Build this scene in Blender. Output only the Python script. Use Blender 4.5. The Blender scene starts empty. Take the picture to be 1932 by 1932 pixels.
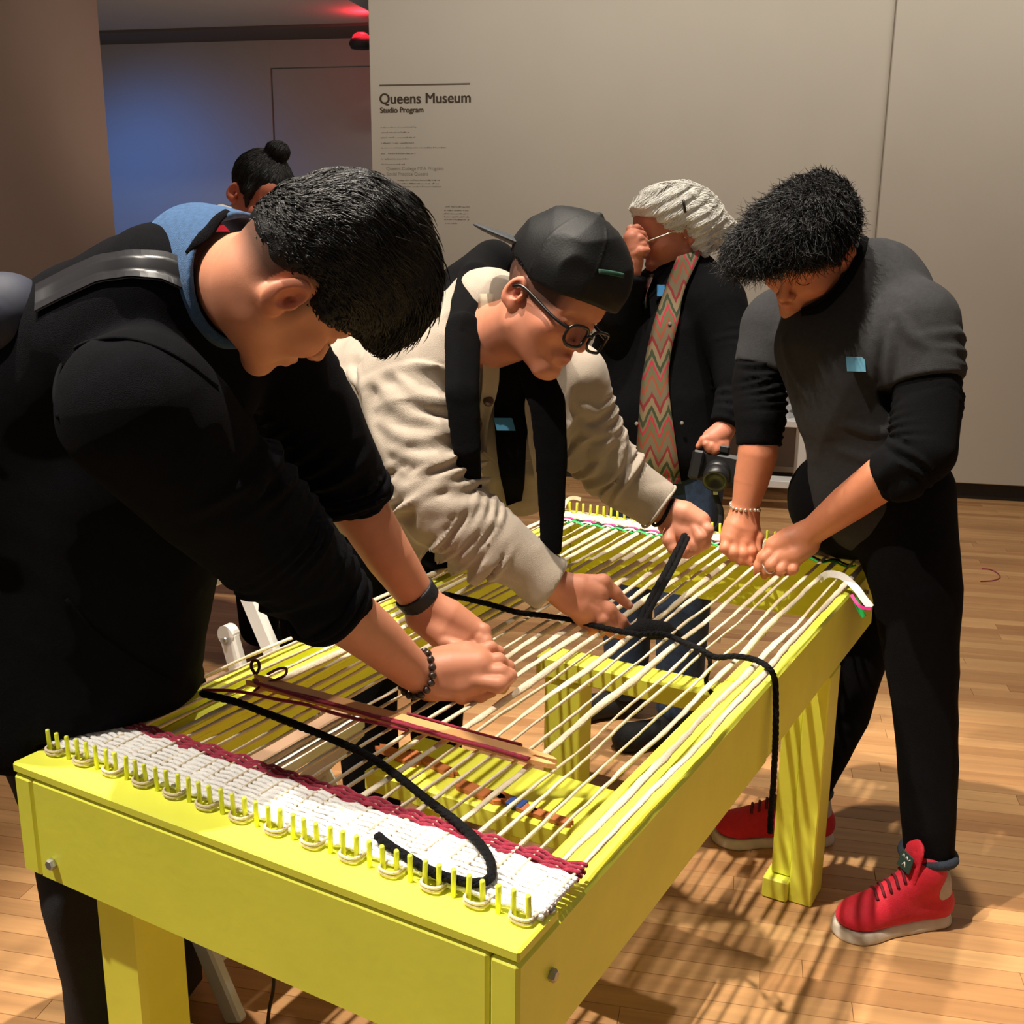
import bpy, math, random
import numpy as np
from mathutils import Vector, Matrix
random.seed(7); RNG = np.random.default_rng(7)
SC = bpy.context.scene; COL = SC.collection

# ------------------------------------------------------------------ camera
CAM_H, FPX, PITCH, ROLL = 1.5, 2083.8, .2544, .0082
cp, sp, cr, sr = math.cos(PITCH), math.sin(PITCH), math.cos(ROLL), math.sin(ROLL)
v_right = np.array([1., 0, 0]); v_fwd = np.array([0, cp, -sp]); v_up = np.array([0, sp, cp])
c_right = v_right*cr + v_up*sr; c_up = v_up*cr - v_right*sr
C0 = np.array([0, 0, CAM_H])
cam = bpy.data.cameras.new('camera'); camo = bpy.data.objects.new('camera', cam); COL.objects.link(camo)
cam.sensor_fit = 'HORIZONTAL'; cam.sensor_width = 36; cam.lens = 36*FPX/1932; cam.clip_start = .02
M = Matrix.Identity(4)
for i, a in enumerate((c_right, c_up, -v_fwd)):
    for j in range(3): M[j][i] = a[j]
M.translation = C0
camo.matrix_world = M
SC.camera = camo
def px(x, y, d):
    """photo pixel at distance d along the optical axis -> world point"""
    return C0 + d*(v_fwd + c_right*(x-966)/FPX - c_up*(y-966)/FPX)
def pz(x, y, z):
    r = v_fwd + c_right*(x-966)/FPX - c_up*(y-966)/FPX
    return C0 + r*((z-CAM_H)/r[2])
def py_(x, y, Y):
    r = v_fwd + c_right*(x-966)/FPX - c_up*(y-966)/FPX
    return C0 + r*(Y/r[1])
def cdir(r, d, a):
    v = c_right*r - c_up*d + v_fwd*a
    return v/np.linalg.norm(v)
def rp(r, d): return r*d/FPX

# ------------------------------------------------------------------ view, world, lights
SC.view_settings.view_transform = 'Standard'; SC.view_settings.look = 'None'
SC.view_settings.gamma = 1; SC.view_settings.exposure = 0.0; SC.view_settings.use_curve_mapping = False
W_ = bpy.data.worlds.new('world'); SC.world = W_; W_.use_nodes = True
W_.node_tree.nodes['Background'].inputs[0].default_value = (1.0, .86, .72, 1)
W_.node_tree.nodes['Background'].inputs[1].default_value = .17
def spot(name, loc, target, watts, size_deg, blend, radius, color):
    l = bpy.data.lights.new(name, 'SPOT'); l.energy = watts; l.spot_size = math.radians(size_deg); l.spot_blend = blend
    l.shadow_soft_size = radius; l.color = color
    o = bpy.data.objects.new(name, l); COL.objects.link(o); o.location = loc
    o.rotation_euler = (Vector(target)-Vector(loc)).to_track_quat('-Z', 'Y').to_euler(); return o
WARM = (1.0, .90, .77)
spot('track_spot_over_loom', (-.95, 1.75, 6.0), (.25, 1.85, .6), 1700, 34, .5, .04, WARM)
spot('track_spot_side', (-2.75, .80, 6.0), (.05, 1.5, .7), 1350, 30, .5, .06, WARM)
spot('track_spot_far', (.4, 2.9, 5.8), (.75, 3.6, .6), 900, 66, .9, .10, WARM)
al = bpy.data.lights.new('wall_washer', 'AREA'); al.shape = 'RECTANGLE'; al.size = 6.0; al.size_y = .2; al.energy = 39; al.color = (1.0, .95, .86); al.spread = math.radians(80)
ao = bpy.data.objects.new('wall_washer', al); COL.objects.link(ao); ao.location = (1.6, 3.9, 4.4); ao.rotation_euler = (Vector((1.9, 6.7, 2.4))-Vector((1.6, 3.9, 4.4))).to_track_quat('-Z', 'Y').to_euler()
spot('corridor_blue', (-3.3, 8.1, 2.2), (-2.9, 9.2, 1.5), 34, 120, .9, .15, (.05, .30, 1.0))
spot('corridor_warm_fill', (-1.6, 6.6, 1.2), (-1.9, 8.0, 3.0), 30, 120, 1, .3, (1.0, .75, .55))  # unseen upward fill light, added to warm the corridor ceiling

# ------------------------------------------------------------------ materials
def lin(c):
    return tuple(((v/255)/12.92 if v/255 <= .04045 else ((v/255+.055)/1.055)**2.4) for v in c)
def mat(name, col, rough=.6, var=.0, scale=30., bump=0., bscale=200., spec=.5, metal=0., sss=0., sheen=0., attr=None, stretch=None, coat=0.):
    m = bpy.data.materials.new(name); m.use_nodes = True; nt = m.node_tree; N = nt.nodes; L = nt.links
    b = N['Principled BSDF']; c = lin(col) if max(col) > 1 else col
    b.inputs['Base Color'].default_value = (*c, 1); b.inputs['Roughness'].default_value = rough
    b.inputs['Metallic'].default_value = metal; b.inputs['Specular IOR Level'].default_value = spec
    if sss: b.inputs['Subsurface Weight'].default_value = sss; b.inputs['Subsurface Radius'].default_value = (.012, .004, .002); b.inputs['Subsurface Scale'].default_value = 1.
    if sheen: b.inputs['Sheen Weight'].default_value = sheen; b.inputs['Sheen Roughness'].default_value = .4
    if coat: b.inputs['Coat Weight'].default_value = coat
    tc = N.new('ShaderNodeTexCoord'); out = tc.outputs['Object']
    if stretch:
        mp = N.new('ShaderNodeMapping'); mp.inputs['Scale'].default_value = stretch; L.new(out, mp.inputs[0]); out = mp.outputs[0]
    src = None
    if attr:
        a = N.new('ShaderNodeAttribute'); a.attribute_name = attr; src = a.outputs['Color']
    if var:
        n = N.new('ShaderNodeTexNoise'); n.inputs['Scale'].default_value = scale; n.inputs['Detail'].default_value = 5; L.new(out, n.inputs['Vector'])
        mr = N.new('ShaderNodeMapRange'); mr.inputs[3].default_value = 1-var; mr.inputs[4].default_value = 1+var; mr.inputs[1].default_value = .25; mr.inputs[2].default_value = .75
        L.new(n.outputs['Fac'], mr.inputs[0])
        mx = N.new('ShaderNodeVectorMath'); mx.operation = 'SCALE'; L.new(mr.outputs[0], mx.inputs['Scale'])
        if src: L.new(src, mx.inputs[0])
        else: mx.inputs[0].default_value = c
        src = mx.outputs[0]
    if src: L.new(src, b.inputs['Base Color'])
    if bump:
        n = N.new('ShaderNodeTexNoise'); n.inputs['Scale'].default_value = bscale; n.inputs['Detail'].default_value = 4; L.new(out, n.inputs['Vector'])
        bp = N.new('ShaderNodeBump'); bp.inputs['Strength'].default_value = bump; bp.inputs['Distance'].default_value = .004
        L.new(n.outputs['Fac'], bp.inputs['Height']); L.new(bp.outputs[0], b.inputs['Normal'])
    return m

# ------------------------------------------------------------------ object helpers
def link(o, parent=None):
    COL.objects.link(o)
    if parent is not None: o.parent = parent
    return o
def tag(o, label=None, cat=None, group=None, kind=None):
    if label: o['label'] = label
    if cat: o['category'] = cat
    if group: o['group'] = group
    if kind: o['kind'] = kind
    return o
def thing(name, label, cat, loc=(0, 0, 0), group=None):
    o = bpy.data.objects.new(name, None); o.location = loc; o.empty_display_size = .05
    link(o); tag(o, label, cat, group); o['_base'] = list(map(float, loc)); return o
def base(parent):
    if parent is None: return np.zeros(3)
    return np.array(parent['_base']) if '_base' in parent.keys() else np.zeros(3)
def mk(name, V, F, m, parent=None, smooth=True, cols=None, off=None):
    """mesh object from world-space vertices; stored relative to its parent's base"""
    V = np.asarray(V, dtype=np.float64)
    b = base(parent) if off is None else np.asarray(off)
    me = bpy.data.meshes.new(name)
    if isinstance(F, np.ndarray) and F.ndim == 2:
        n, k = F.shape
        me.vertices.add(len(V)); me.vertices.foreach_set('co', (V-b).astype(np.float32).ravel())
        me.loops.add(n*k); me.loops.foreach_set('vertex_index', F.astype(np.int32).ravel())
        me.polygons.add(n); me.polygons.foreach_set('loop_start', np.arange(0, n*k, k, dtype=np.int32))
        me.polygons.foreach_set('loop_total', np.full(n, k, dtype=np.int32)); me.update(calc_edges=True)
    else:
        me.from_pydata([tuple(v) for v in V-b], [], [tuple(f) for f in F]); me.update()
    if smooth: me.polygons.foreach_set('use_smooth', np.ones(len(me.polygons), dtype=bool))
    if cols is not None:
        a = me.color_attributes.new('Col', 'FLOAT_COLOR', 'POINT')
        a.data.foreach_set('color', np.c_[cols, np.ones(len(cols))].astype(np.float32).ravel())
    if m: me.materials.append(m)
    o = bpy.data.objects.new(name, me); link(o, parent); o['_base'] = [float(x) for x in b]
    return o
def obox(o0, ax, ay, az, lo, hi, bev=.003):
    """bevelled box in a frame (origin, axes), lo..hi local"""
    lo = np.array(lo, float); hi = np.array(hi, float); c = (lo+hi)/2; h = (hi-lo)/2; b = min(bev, h.min()*.45)
    V = []; idx = {}
    for sx in (-1, 1):
        for sy in (-1, 1):
            for sz in (-1, 1):
                s = np.array([sx, sy, sz])
                for k in range(3):
                    p = h-b; p[k] = h[k]; idx[(sx, sy, sz, k)] = len(V); V.append(c+s*p)
    F = []
    def q(l, nrm):
        a, b_, c_ = (np.array(V[i]) for i in l[:3])
        if np.dot(np.cross(b_-a, c_-a), nrm) < 0: l = l[::-1]
        F.append(l)
    for k in range(3):
        i, j = [t for t in range(3) if t != k]
        for s in (-1, 1):
            l = []
            for (a, b_) in ((-1, -1), (1, -1), (1, 1), (-1, 1)):
                t = [0, 0, 0]; t[k] = s; t[i] = a; t[j] = b_; l.append(idx[(*t, k)])
            n = np.zeros(3); n[k] = s; q(l, n)
    for k in range(3):
        i, j = [t for t in range(3) if t != k]
        for a in (-1, 1):
            for b_ in (-1, 1):
                t0 = [0, 0, 0]; t1 = [0, 0, 0]; t0[k] = -1; t1[k] = 1
                for t in (t0, t1): t[i] = a; t[j] = b_
                n = np.zeros(3); n[i] = a; n[j] = b_
                q([idx[(*t0, i)], idx[(*t1, i)], idx[(*t1, j)], idx[(*t0, j)]], n)
    for sx in (-1, 1):
        for sy in (-1, 1):
            for sz in (-1, 1):
                q([idx[(sx, sy, sz, k)] for k in range(3)], np.array([sx, sy, sz], float))
    A = np.array([ax, ay, az]); V = np.array(V)
    return np.asarray(o0)+V@A, F
def merge(parts):
    V = []; F = []; n = 0
    for v, f in parts:
        V.append(np.asarray(v)); F += [tuple(int(i)+n for i in q) for q in f]; n += len(v)
    return np.concatenate(V), F
def tube(pts, rad, seg=8, flat=None, closed=False, caps=True):
    """tube along a polyline; rad scalar or list; flat=(axis, factor) squashes it"""
    P = np.asarray(pts, float); n = len(P); r = np.broadcast_to(np.asarray(rad, float), (n,))
    T = np.gradient(P, axis=0) if not closed else np.roll(P, -1, 0)-np.roll(P, 1, 0)
    T /= np.linalg.norm(T, axis=1, keepdims=True)+1e-9
    up = np.array([0, 0, 1.]) if flat is None else np.asarray(flat[0], float)
    V = []; prev = None
    for i in range(n):
        a = np.cross(T[i], up)
        if np.linalg.norm(a) < .05: a = np.cross(T[i], [1, 0, 0]) if prev is None else prev
        a /= np.linalg.norm(a)
        if flat is None and prev is not None:
            a = prev-T[i]*np.dot(prev, T[i]); a /= np.linalg.norm(a)+1e-9
        b = np.cross(a, T[i]); prev = a
        fb = 1. if flat is None else flat[1]
        for k in range(seg):
            t = 2*math.pi*k/seg; V.append(P[i]+r[i]*(a*math.cos(t)+b*fb*math.sin(t)))
    F = []
    for i in range(n if closed else n-1):
        i2 = (i+1) % n
        for k in range(seg):
            k2 = (k+1) % seg; F.append((i*seg+k, i*seg+k2, i2*seg+k2, i2*seg+k))
    if caps and not closed:
        F.append(tuple(range(seg))[::-1]); F.append(tuple((n-1)*seg+k for k in range(seg)))
    return np.array(V), F
def catmull(P, n=8):
    P = np.asarray(P, float); Q = np.vstack([2*P[0]-P[1], P, 2*P[-1]-P[-2]]); out = []
    for i in range(1, len(Q)-2):
        a, b, c, d = Q[i-1], Q[i], Q[i+1], Q[i+2]
        for t in np.linspace(0, 1, n, endpoint=False):
            out.append(.5*((2*b)+(-a+c)*t+(2*a-5*b+4*c-d)*t*t+(-a+3*b-3*c+d)*t**3))
    out.append(P[-1]); return np.array(out)
def lathe(profile, o0, axis, seg=16):
    axis = np.asarray(axis, float); axis /= np.linalg.norm(axis)
    a = np.cross(axis, [0, 0, 1.]); a = np.cross(axis, [1., 0, 0]) if np.linalg.norm(a) < .1 else a
    a /= np.linalg.norm(a); b = np.cross(axis, a); V = []; F = []
    for (r, h) in profile:
        for k in range(seg):
            t = 2*math.pi*k/seg; V.append(np.asarray(o0)+axis*h+r*(a*math.cos(t)+b*math.sin(t)))
    for i in range(len(profile)-1):
        for k in range(seg):
            k2 = (k+1) % seg; F.append((i*seg+k, i*seg+k2, (i+1)*seg+k2, (i+1)*seg+k))
    F.append(tuple(range(seg))[::-1]); F.append(tuple((len(profile)-1)*seg+k for k in range(seg)))
    return np.array(V), F
X3 = np.eye(3)

# ------------------------------------------------------------------ room
YAW = math.radians(12.0)
wx = np.array([math.cos(YAW), -math.sin(YAW), 0]); wy = np.array([math.sin(YAW), math.cos(YAW), 0]); wz = np.array([0, 0, 1.])
M_wall = mat('painted_wall', (190, 182, 168), .9, .02, 3, .05, 400)
M_wall2 = mat('painted_column', (176, 160, 150), .9, .02, 3)
M_cor = mat('corridor_wall', (170, 170, 172), .9, .02, 3)
M_base = mat('dark_baseboard', (40, 36, 34), .6)
WB = pz(1870, 912, .10); WB[2] = 0                       # wall base under the white panel
def wallp(s, d=0., z=0.): return WB + wx*s + wy*d + wz*z
def wall_s(x, y):                                        # distance along the wall where a pixel ray meets it
    r = v_fwd + c_right*(x-966)/FPX - c_up*(y-966)/FPX
    t = np.dot(WB-C0, wy)/np.dot(r, wy); p = C0+r*t; return np.dot(p-WB, wx), p[2]
sL = wall_s(700, 250)[0]; sF = wall_s(1672, 220)[0]
o = mk('wall_back', *obox(WB, wx, wy, wz, (sL, 0, .10), (sF, .25, 4.6), .004), M_wall, smooth=False); tag(o, kind='structure')
o = mk('wall_right', *obox(WB, wx, wy, wz, (sF, -.035, .10), (4.2, .25, 4.6), .004), M_wall, smooth=False); tag(o, kind='structure')
o = mk('baseboard_back', *obox(WB, wx, wy, wz, (sL, .02, 0), (4.2, .25, .098), .002), M_base, smooth=False); tag(o, kind='structure')
# column wall on the left and the corridor behind it
cE = py_(203, 240, 7.4)
o = mk('wall_left', *obox((cE[0], cE[1], 0), wx, wy, wz, (-.3, -4.5, 0), (0, 0, 4.6), .01), M_wall2, smooth=False); tag(o, kind='structure')
CY = 9.0; cB = np.array([-1.5, CY, 0])
dl = py_(503, 127, CY); ddw = np.dot(dl-cB, wx)
gap = .008; zt_d = dl[2]
parts = [obox(cB, wx, wy, wz, (-4, 0, 0), (ddw-gap, .2, 4.2), .002), obox(cB, wx, wy, wz, (ddw-gap, 0, zt_d+gap), (4.5, .2, 4.2), .002),
         obox(cB, wx, wy, wz, (ddw+1.3, 0, 0), (4.5, .2, zt_d+gap), .002)]
o = mk('wall_corridor', *merge(parts), M_cor, smooth=False); tag(o, kind='structure')
o = mk('door_1', *obox(cB, wx, wy, wz, (ddw, .012, 0), (ddw+1.29, .05, zt_d), .002), M_cor, smooth=False); tag(o, kind='structure')
zc = py_(560, 44, CY-.55)[2]
o = mk('ceiling', *obox(cB, wx, wy, wz, (-4, -1.9, zc), (.72, -.45, zc+.1), .002), M_cor, smooth=False); tag(o, kind='structure')
o = mk('trim_1', *obox(cB, wx, wy, wz, (-4, -.5, zc-.02), (4.5, 0, zc+.3), .002), mat('bulkhead', (90, 86, 86), .9), smooth=False); tag(o, kind='structure')
# floor: strip boards
def floor_mat():
    m = bpy.data.materials.new('maple_strip'); m.use_nodes = True; nt = m.node_tree; N = nt.nodes; L = nt.links; b = N['Principled BSDF']
    g = N.new('ShaderNodeNewGeometry'); oi = N.new('ShaderNodeObjectInfo')
    ad = N.new('ShaderNodeMath'); ad.operation = 'ADD'; L.new(g.outputs['Random Per Island'], ad.inputs[0]); L.new(oi.outputs['Random'], ad.inputs[1])
    fr = N.new('ShaderNodeMath'); fr.operation = 'FRACT'; L.new(ad.outputs[0], fr.inputs[0])
    mp = N.new('ShaderNodeMapping'); mp.vector_type = 'POINT'; mp.inputs['Rotation'].default_value = (0, 0, YAW); mp.inputs['Scale'].default_value = (1, 1, 1); L.new(g.outputs['Position'], mp.inputs[0])
    m2 = N.new('ShaderNodeMapping'); m2.inputs['Scale'].default_value = (2.2, 38, 1); L.new(mp.outputs[0], m2.inputs[0])
    cx = N.new('ShaderNodeCombineXYZ'); mu = N.new('ShaderNodeMath'); mu.operation = 'MULTIPLY'; mu.inputs[1].default_value = 37.; L.new(fr.outputs[0], mu.inputs[0]); L.new(mu.outputs[0], cx.inputs[0]); L.new(mu.outputs[0], cx.inputs[2]); L.new(cx.outputs[0], m2.inputs['Location'])
    n = N.new('ShaderNodeTexNoise'); n.inputs['Scale'].default_value = 1.; n.inputs['Detail'].default_value = 6; n.inputs['Roughness'].default_value = .6; L.new(m2.outputs[0], n.inputs['Vector'])
    r1 = N.new('ShaderNodeValToRGB'); L.new(fr.outputs[0], r1.inputs[0])
    e = r1.color_ramp.elements; e[0].color = (*lin((188, 140, 92)), 1); e[1].color = (*lin((205, 160, 108)), 1)
    for p_, c_ in ((.18, (172, 124, 80)), (.4, (200, 152, 102)), (.6, (180, 134, 88)), (.8, (200, 152, 102))):
        el = r1.color_ramp.elements.new(p_); el.color = (*lin(c_), 1)
    mr = N.new('ShaderNodeMapRange'); mr.inputs[1].default_value = .3; mr.inputs[2].default_value = .7; mr.inputs[3].default_value = .80; mr.inputs[4].default_value = 1.08; L.new(n.outputs['Fac'], mr.inputs[0])
    n2 = N.new('ShaderNodeTexNoise'); n2.inputs['Scale'].default_value = 2.3; n2.inputs['Detail'].default_value = 6; L.new(g.outputs['Position'], n2.inputs['Vector'])
    mr2 = N.new('ShaderNodeMapRange'); mr2.inputs[1].default_value = .3; mr2.inputs[2].default_value = .6; mr2.inputs[3].default_value = .86; mr2.inputs[4].default_value = 1.0; L.new(n2.outputs['Fac'], mr2.inputs[0])
    mm = N.new('ShaderNodeMath'); mm.operation = 'MULTIPLY'; L.new(mr.outputs[0], mm.inputs[0]); L.new(mr2.outputs[0], mm.inputs[1])
    vm = N.new('ShaderNodeVectorMath'); vm.operation = 'SCALE'; L.new(r1.outputs[0], vm.inputs[0]); L.new(mm.outputs[0], vm.inputs['Scale']); L.new(vm.outputs[0], b.inputs['Base Color'])
    b.inputs['Roughness'].default_value = .42; b.inputs['Specular IOR Level'].default_value = .35
    return m
M_floor = floor_mat()
fl = mk('floor', *obox((0, 4, 0), wx, wy, wz, (-5, -5.5, -.06), (6, 6, -.006), .001), mat('floor_gap', (60, 38, 22), .9), smooth=False); tag(fl, kind='structure')
BW = .057; planks = []
bnd_rng = random.Random(3)
row = int(math.floor(-.4/BW))
while row*BW < 9.2:
    y0 = row*BW; s = -4.4-bnd_rng.random()
    while s < 5.2:
        ln = bnd_rng.uniform(.45, 1.5); planks.append((s, y0, ln)); s += ln
    row += 1
def vis(s, y0, ln):
    best = 0
    for t in (.0, .25, .5, .75, 1.):
        p = wx*(s+ln*t)+wy*y0; d = np.dot(p-C0, v_fwd)
        if d < .3: continue
        x = 966+FPX*np.dot(p-C0, c_right)/d; y = 966-FPX*np.dot(p-C0, c_up)/d
        if -60 < x < 1992 and 400 < y < 1990: best = max(best, 1/d**2*ln)
    return best
sc_ = sorted([(vis(*p), i) for i, p in enumerate(planks)], reverse=True)
keep = [i for v, i in sc_ if v > 0]
near = set(keep[:296]); rest = [i for i in range(len(planks)) if i not in near]
def plank_geo(s, y0, ln):
    return obox((0, 0, 0), wx, wy, wz, (s+.0004, y0+.0005, -.02), (s+ln-.0004, y0+BW-.0005, 0), .0007)
for i in near:
    mk('plank', *plank_geo(*planks[i]), M_floor, fl, smooth=False)
o = mk('far_planks', *merge([plank_geo(*planks[i]) for i in rest]), M_floor, fl, smooth=False); tag(o, kind='stuff')
# ------------------------------------------------------------------ loom table
TH = .5233; LO = np.array([.0115, 1.0321, 0]); ZT, LW, LL, CT, AH, CD = .7417, .8465, 1.7328, .0175, .1585, .0946
U = np.array([math.sin(TH), math.cos(TH), 0]); Vv = np.array([math.cos(TH), -math.sin(TH), 0])
def T(u, v, z): return LO + U*u + Vv*v + wz*z
def paint_mat():
    m = mat('lime_paint', (243, 247, 88), .42, .05, 9, .12, 60, spec=.4, stretch=(1, 1, 1)); nt = m.node_tree; N = nt.nodes; L = nt.links; b = N['Principled BSDF']
    src = b.inputs['Base Color'].links[0].from_socket
    g = N.new('ShaderNodeNewGeometry'); n = N.new('ShaderNodeTexNoise'); n.inputs['Scale'].default_value = 40; n.inputs['Detail'].default_value = 8; n.inputs['Roughness'].default_value = .7; L.new(g.outputs['Position'], n.inputs['Vector'])
    cr_ = N.new('ShaderNodeValToRGB'); cr_.color_ramp.elements[0].position = .745; cr_.color_ramp.elements[1].position = .76; L.new(n.outputs['Fac'], cr_.inputs[0])
    mx = N.new('ShaderNodeMix'); mx.data_type = 'RGBA'; L.new(cr_.outputs[0], mx.inputs[0]); L.new(src, mx.inputs[6]); mx.inputs[7].default_value = (*lin((92, 84, 40)), 1)
    L.new(mx.outputs[2], b.inputs['Base Color']); return m
M_lime = paint_mat()
M_steel = mat('zinc_bolt', (170, 168, 160), .35, metal=.6)
M_warp = mat('cotton_warp', (226, 210, 182), .85, .10, 90, .5, 500, sheen=.3)
M_white = mat('white_weft_yarn', (252, 251, 249), .9, .05, 120, .6, 700, sheen=.4)
M_maroon = mat('maroon_yarn', (160, 16, 56), .75, .35, 160, .6, 900, sheen=.3)
loom = thing('weaving_loom', 'lime yellow wooden table loom strung with cream fabric warp strips between rows of pegs', 'loom', tuple(T(.87, -.42, 0)))
def lbox(name, lo, hi, m=None, bev=.004, parent=None):
    return mk(name, *obox(LO, U, Vv, wz, lo, hi, bev), m or M_lime, parent or loom, smooth=False)
zr = ZT-CT; zb = zr-AH
lbox('end_cap', (0, -LW, zr+.0015), (CD, 0, ZT), bev=.003)
lbox('end_cap', (LL-CD, -LW, zr+.0015), (LL, 0, ZT), bev=.003)
lbox('end_apron', (.0, -LW+.0395, zb), (.038, -.0395, zr), bev=.004)
lbox('end_apron', (LL-.038, -LW+.0395, zb), (LL, -.0395, zr), bev=.004)
lbox('side_rail', (.0, -.038, zb), (.903, 0, zr-.001), bev=.0045); lbox('side_rail', (.905, -.038, zb+.002), (LL, -.001, zr-.005), bev=.0045)
lbox('side_rail', (.0, -LW, zb), (LL, -LW+.038, zr-.001), bev=.0045)
lbox('inner_rail', (.10, -.085, zr-.05), (1.0, -.039, zr-.012)); lbox('inner_rail', (.10, -LW+.039, zr-.05), (1.0, -LW+.075, zr-.02))
def leg(u0, v0, foot=True, du=.09, dv=.1):
    g = [obox(LO, U, Vv, wz, (u0+.012, v0, .055), (u0+du, v0+dv*.46, zb-.001), .003), obox(LO, U, Vv, wz, (u0, v0+dv*.47, .0), (u0+du, v0+dv, zb-.001), .003)]
    o = mk('leg', *merge(g), M_lime, loom, smooth=False)
    if foot: lbox('foot_block', (u0-.012, v0-.012, 0), (u0+du, v0+dv*.465, .053), parent=o)
    return o
leg(1.355, -.102)
mk('post', *obox(LO, U, Vv, wz, (1.50, -.775, 0), (1.575, -.67, .343), .003), M_lime, loom, smooth=False)
for v0 in (-.748, -.20):
    mk('leg', *obox(LO, U, Vv, wz, (.0395, v0, 0), (.13, v0+.092, zr-.002), .008), M_lime, loom, smooth=False)
lbox('stretcher', (1.495, -.80, .345), (1.58, -.11, .40)); lbox('tool_shelf', (.755, -.80, .355), (.95, -.17, .40))
for v0 in (-.78, -.58):
    lbox('post', (.87, v0+.03, 0), (.91, v0+.07, .354))
lbox('stretcher', (.131, -.80, .20), (.17, -.06, .24))
for (u_, v_, z_) in ((-.001, -.775, .60), (-.001, -.12, .585)):
    mk('bolt', *lathe([(.0, 0), (.0085, 0), (.0085, .006), (.007, .0085), (.0, .0085)], T(u_, v_, z_), -U, 6), M_steel, loom, smooth=False)
for (u_, v_, z_) in ((.075, .0, .665), (1.62, .0, .68)):
    mk('bolt', *lathe([(.0, 0), (.008, 0), (.008, .006), (.006, .008), (.0, .008)], T(u_, v_, z_), Vv, 6), M_steel, loom, smooth=False)
mk('washer', *lathe([(.0, 0), (.012, 0), (.012, .002), (.006, .002), (.0055, .006), (0, .006)], T(.083, -.012, ZT), wz, 12), M_steel, loom, smooth=False)
# pegs
NP = 41; PEG = None
def peg_v(i): return -LW+.022+(LW-.037)*i/(NP-1)
for end, u_ in ((0, .049), (1, LL-.049)):
    for i in range(NP):
        p = T(u_, peg_v(i), ZT)
        if PEG is None:
            o = mk('peg', *lathe([(.0, -.004), (.0032, -.004), (.0033, .034), (.0028, .036), (.0, .036)], (0, 0, 0), (0, 0, 1), 8), M_lime, None)
            PEG = o.data; o.parent = loom
        else: o = bpy.data.objects.new('peg', PEG); link(o, loom)
        o.location = p-base(loom); o.rotation_euler = (random.uniform(-.05, .05), random.uniform(-.05, .05), 0)
# warps: one looped strip per pair of pegs
wr = random.Random(11)
warps = []
for k in range(14):
    i0, i1 = 3*k, 3*k+1
    va, vb = peg_v(i0)-.002, peg_v(i1)+.004
    # the loop over the two pegs at either end
    for u_, s in ((.049, -1), (LL-.049, 1)):
        pts = [T(u_-s*.06, va, ZT+.004), T(u_-s*.01, va-.001, ZT+.005), T(u_+s*.006, va+.001, ZT+.005), T(u_+s*.010, (va+vb)/2, ZT+.0045), T(u_+s*.006, vb-.001, ZT+.005), T(u_-s*.01, vb+.001, ZT+.005), T(u_-s*.06, vb, ZT+.004)]
        c = catmull(pts, 5)
        mk('warp_loop', *merge([tube(c, .0024, 6), tube(c+wz*.004, .0021, 6)]), M_warp, loom)
    for vv in (va, vb):
        n = 60; us = np.linspace(.10, LL-.10, n); P = []; R = []; A = []
        ph, ph2 = wr.uniform(0, 6), wr.uniform(0, 6); v_end = vv+wr.uniform(-.004, .004); dz = wr.uniform(-.003, .004)
        tw0 = wr.uniform(0, 3.1); tw1 = wr.uniform(1.5, 7)
        for j, u_ in enumerate(us):
            t = j/(n-1); env = math.sin(math.pi*t)
            vj = vv*(1-t)+v_end*t + env*(.0028*math.sin(9*t+ph)+.0013*math.sin(31*t+ph2)) + .0008*wr.uniform(-1, 1)
            zj = ZT+.008+dz*env-.006*env+.0012*math.sin(23*t+ph)*env
            P.append(T(u_, vj, zj)); R.append(.0056*(1+.16*math.sin(17*t+ph2)+.14*wr.uniform(-1, 1)))
        P = np.array(P); Vs = []; Fs = []
        for j in range(n):
            tw = tw0+tw1*j/n; tw = .9*math.sin(tw)
            a = Vv*math.cos(tw)+wz*math.sin(tw); b = -Vv*math.sin(tw)+wz*math.cos(tw)
            for (ca, cb) in ((1, .15), (.45, .42), (-.45, .42), (-1, .1), (-.4, -.4), (.5, -.4)):
                Vs.append(P[j]+R[j]*(a*ca+b*cb))
        for j in range(n-1):
            for q in range(6): Fs.append((j*6+q, j*6+(q+1) % 6, j*6+6+(q+1) % 6, j*6+6+q))
        Fs.append(tuple(range(6))[::-1]); Fs.append(tuple((n-1)*6+q for q in range(6)))
        warps.append((vv, v_end)); mk('warp_strip', Vs, Fs, M_warp, loom)
wv = sorted(v for v, _ in warps)
# woven bands
def weft_row(u0, amp_z, phase, r, wob=.0, v0=None, v1=None, n=None):
    v0 = wv[0]-.008 if v0 is None else v0; v1 = wv[-1]+.008 if v1 is None else v1
    n = n or 28*6; vs = np.linspace(v0, v1, n)
    idx = np.interp(vs, wv, np.arange(len(wv)))
    P = [T(u0+wob*math.sin(v*23+phase)+.0006*wr.uniform(-1, 1), v, ZT+.0075+amp_z*math.cos(math.pi*i+phase)) for v, i in zip(vs, idx)]
    return tube(P, r, 6)
parts = [weft_row(.060+.0050*k, .0022, math.pi*(k % 2)+.1*k, .0036*(1+.12*wr.uniform(-1, 1)), .0030) for k in range(18)]
o = mk('white_woven_band', *merge(parts), M_white, loom); tag(o, 'white woven band beside the pegs', kind='stuff')
parts = [weft_row(.1485+.0044*k, .0036, math.pi*(k % 2), .0029, .0016) for k in range(6)]
o = mk('maroon_woven_band', *merge(parts), M_maroon, loom); tag(o, 'maroon woven band', kind='stuff')
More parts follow.
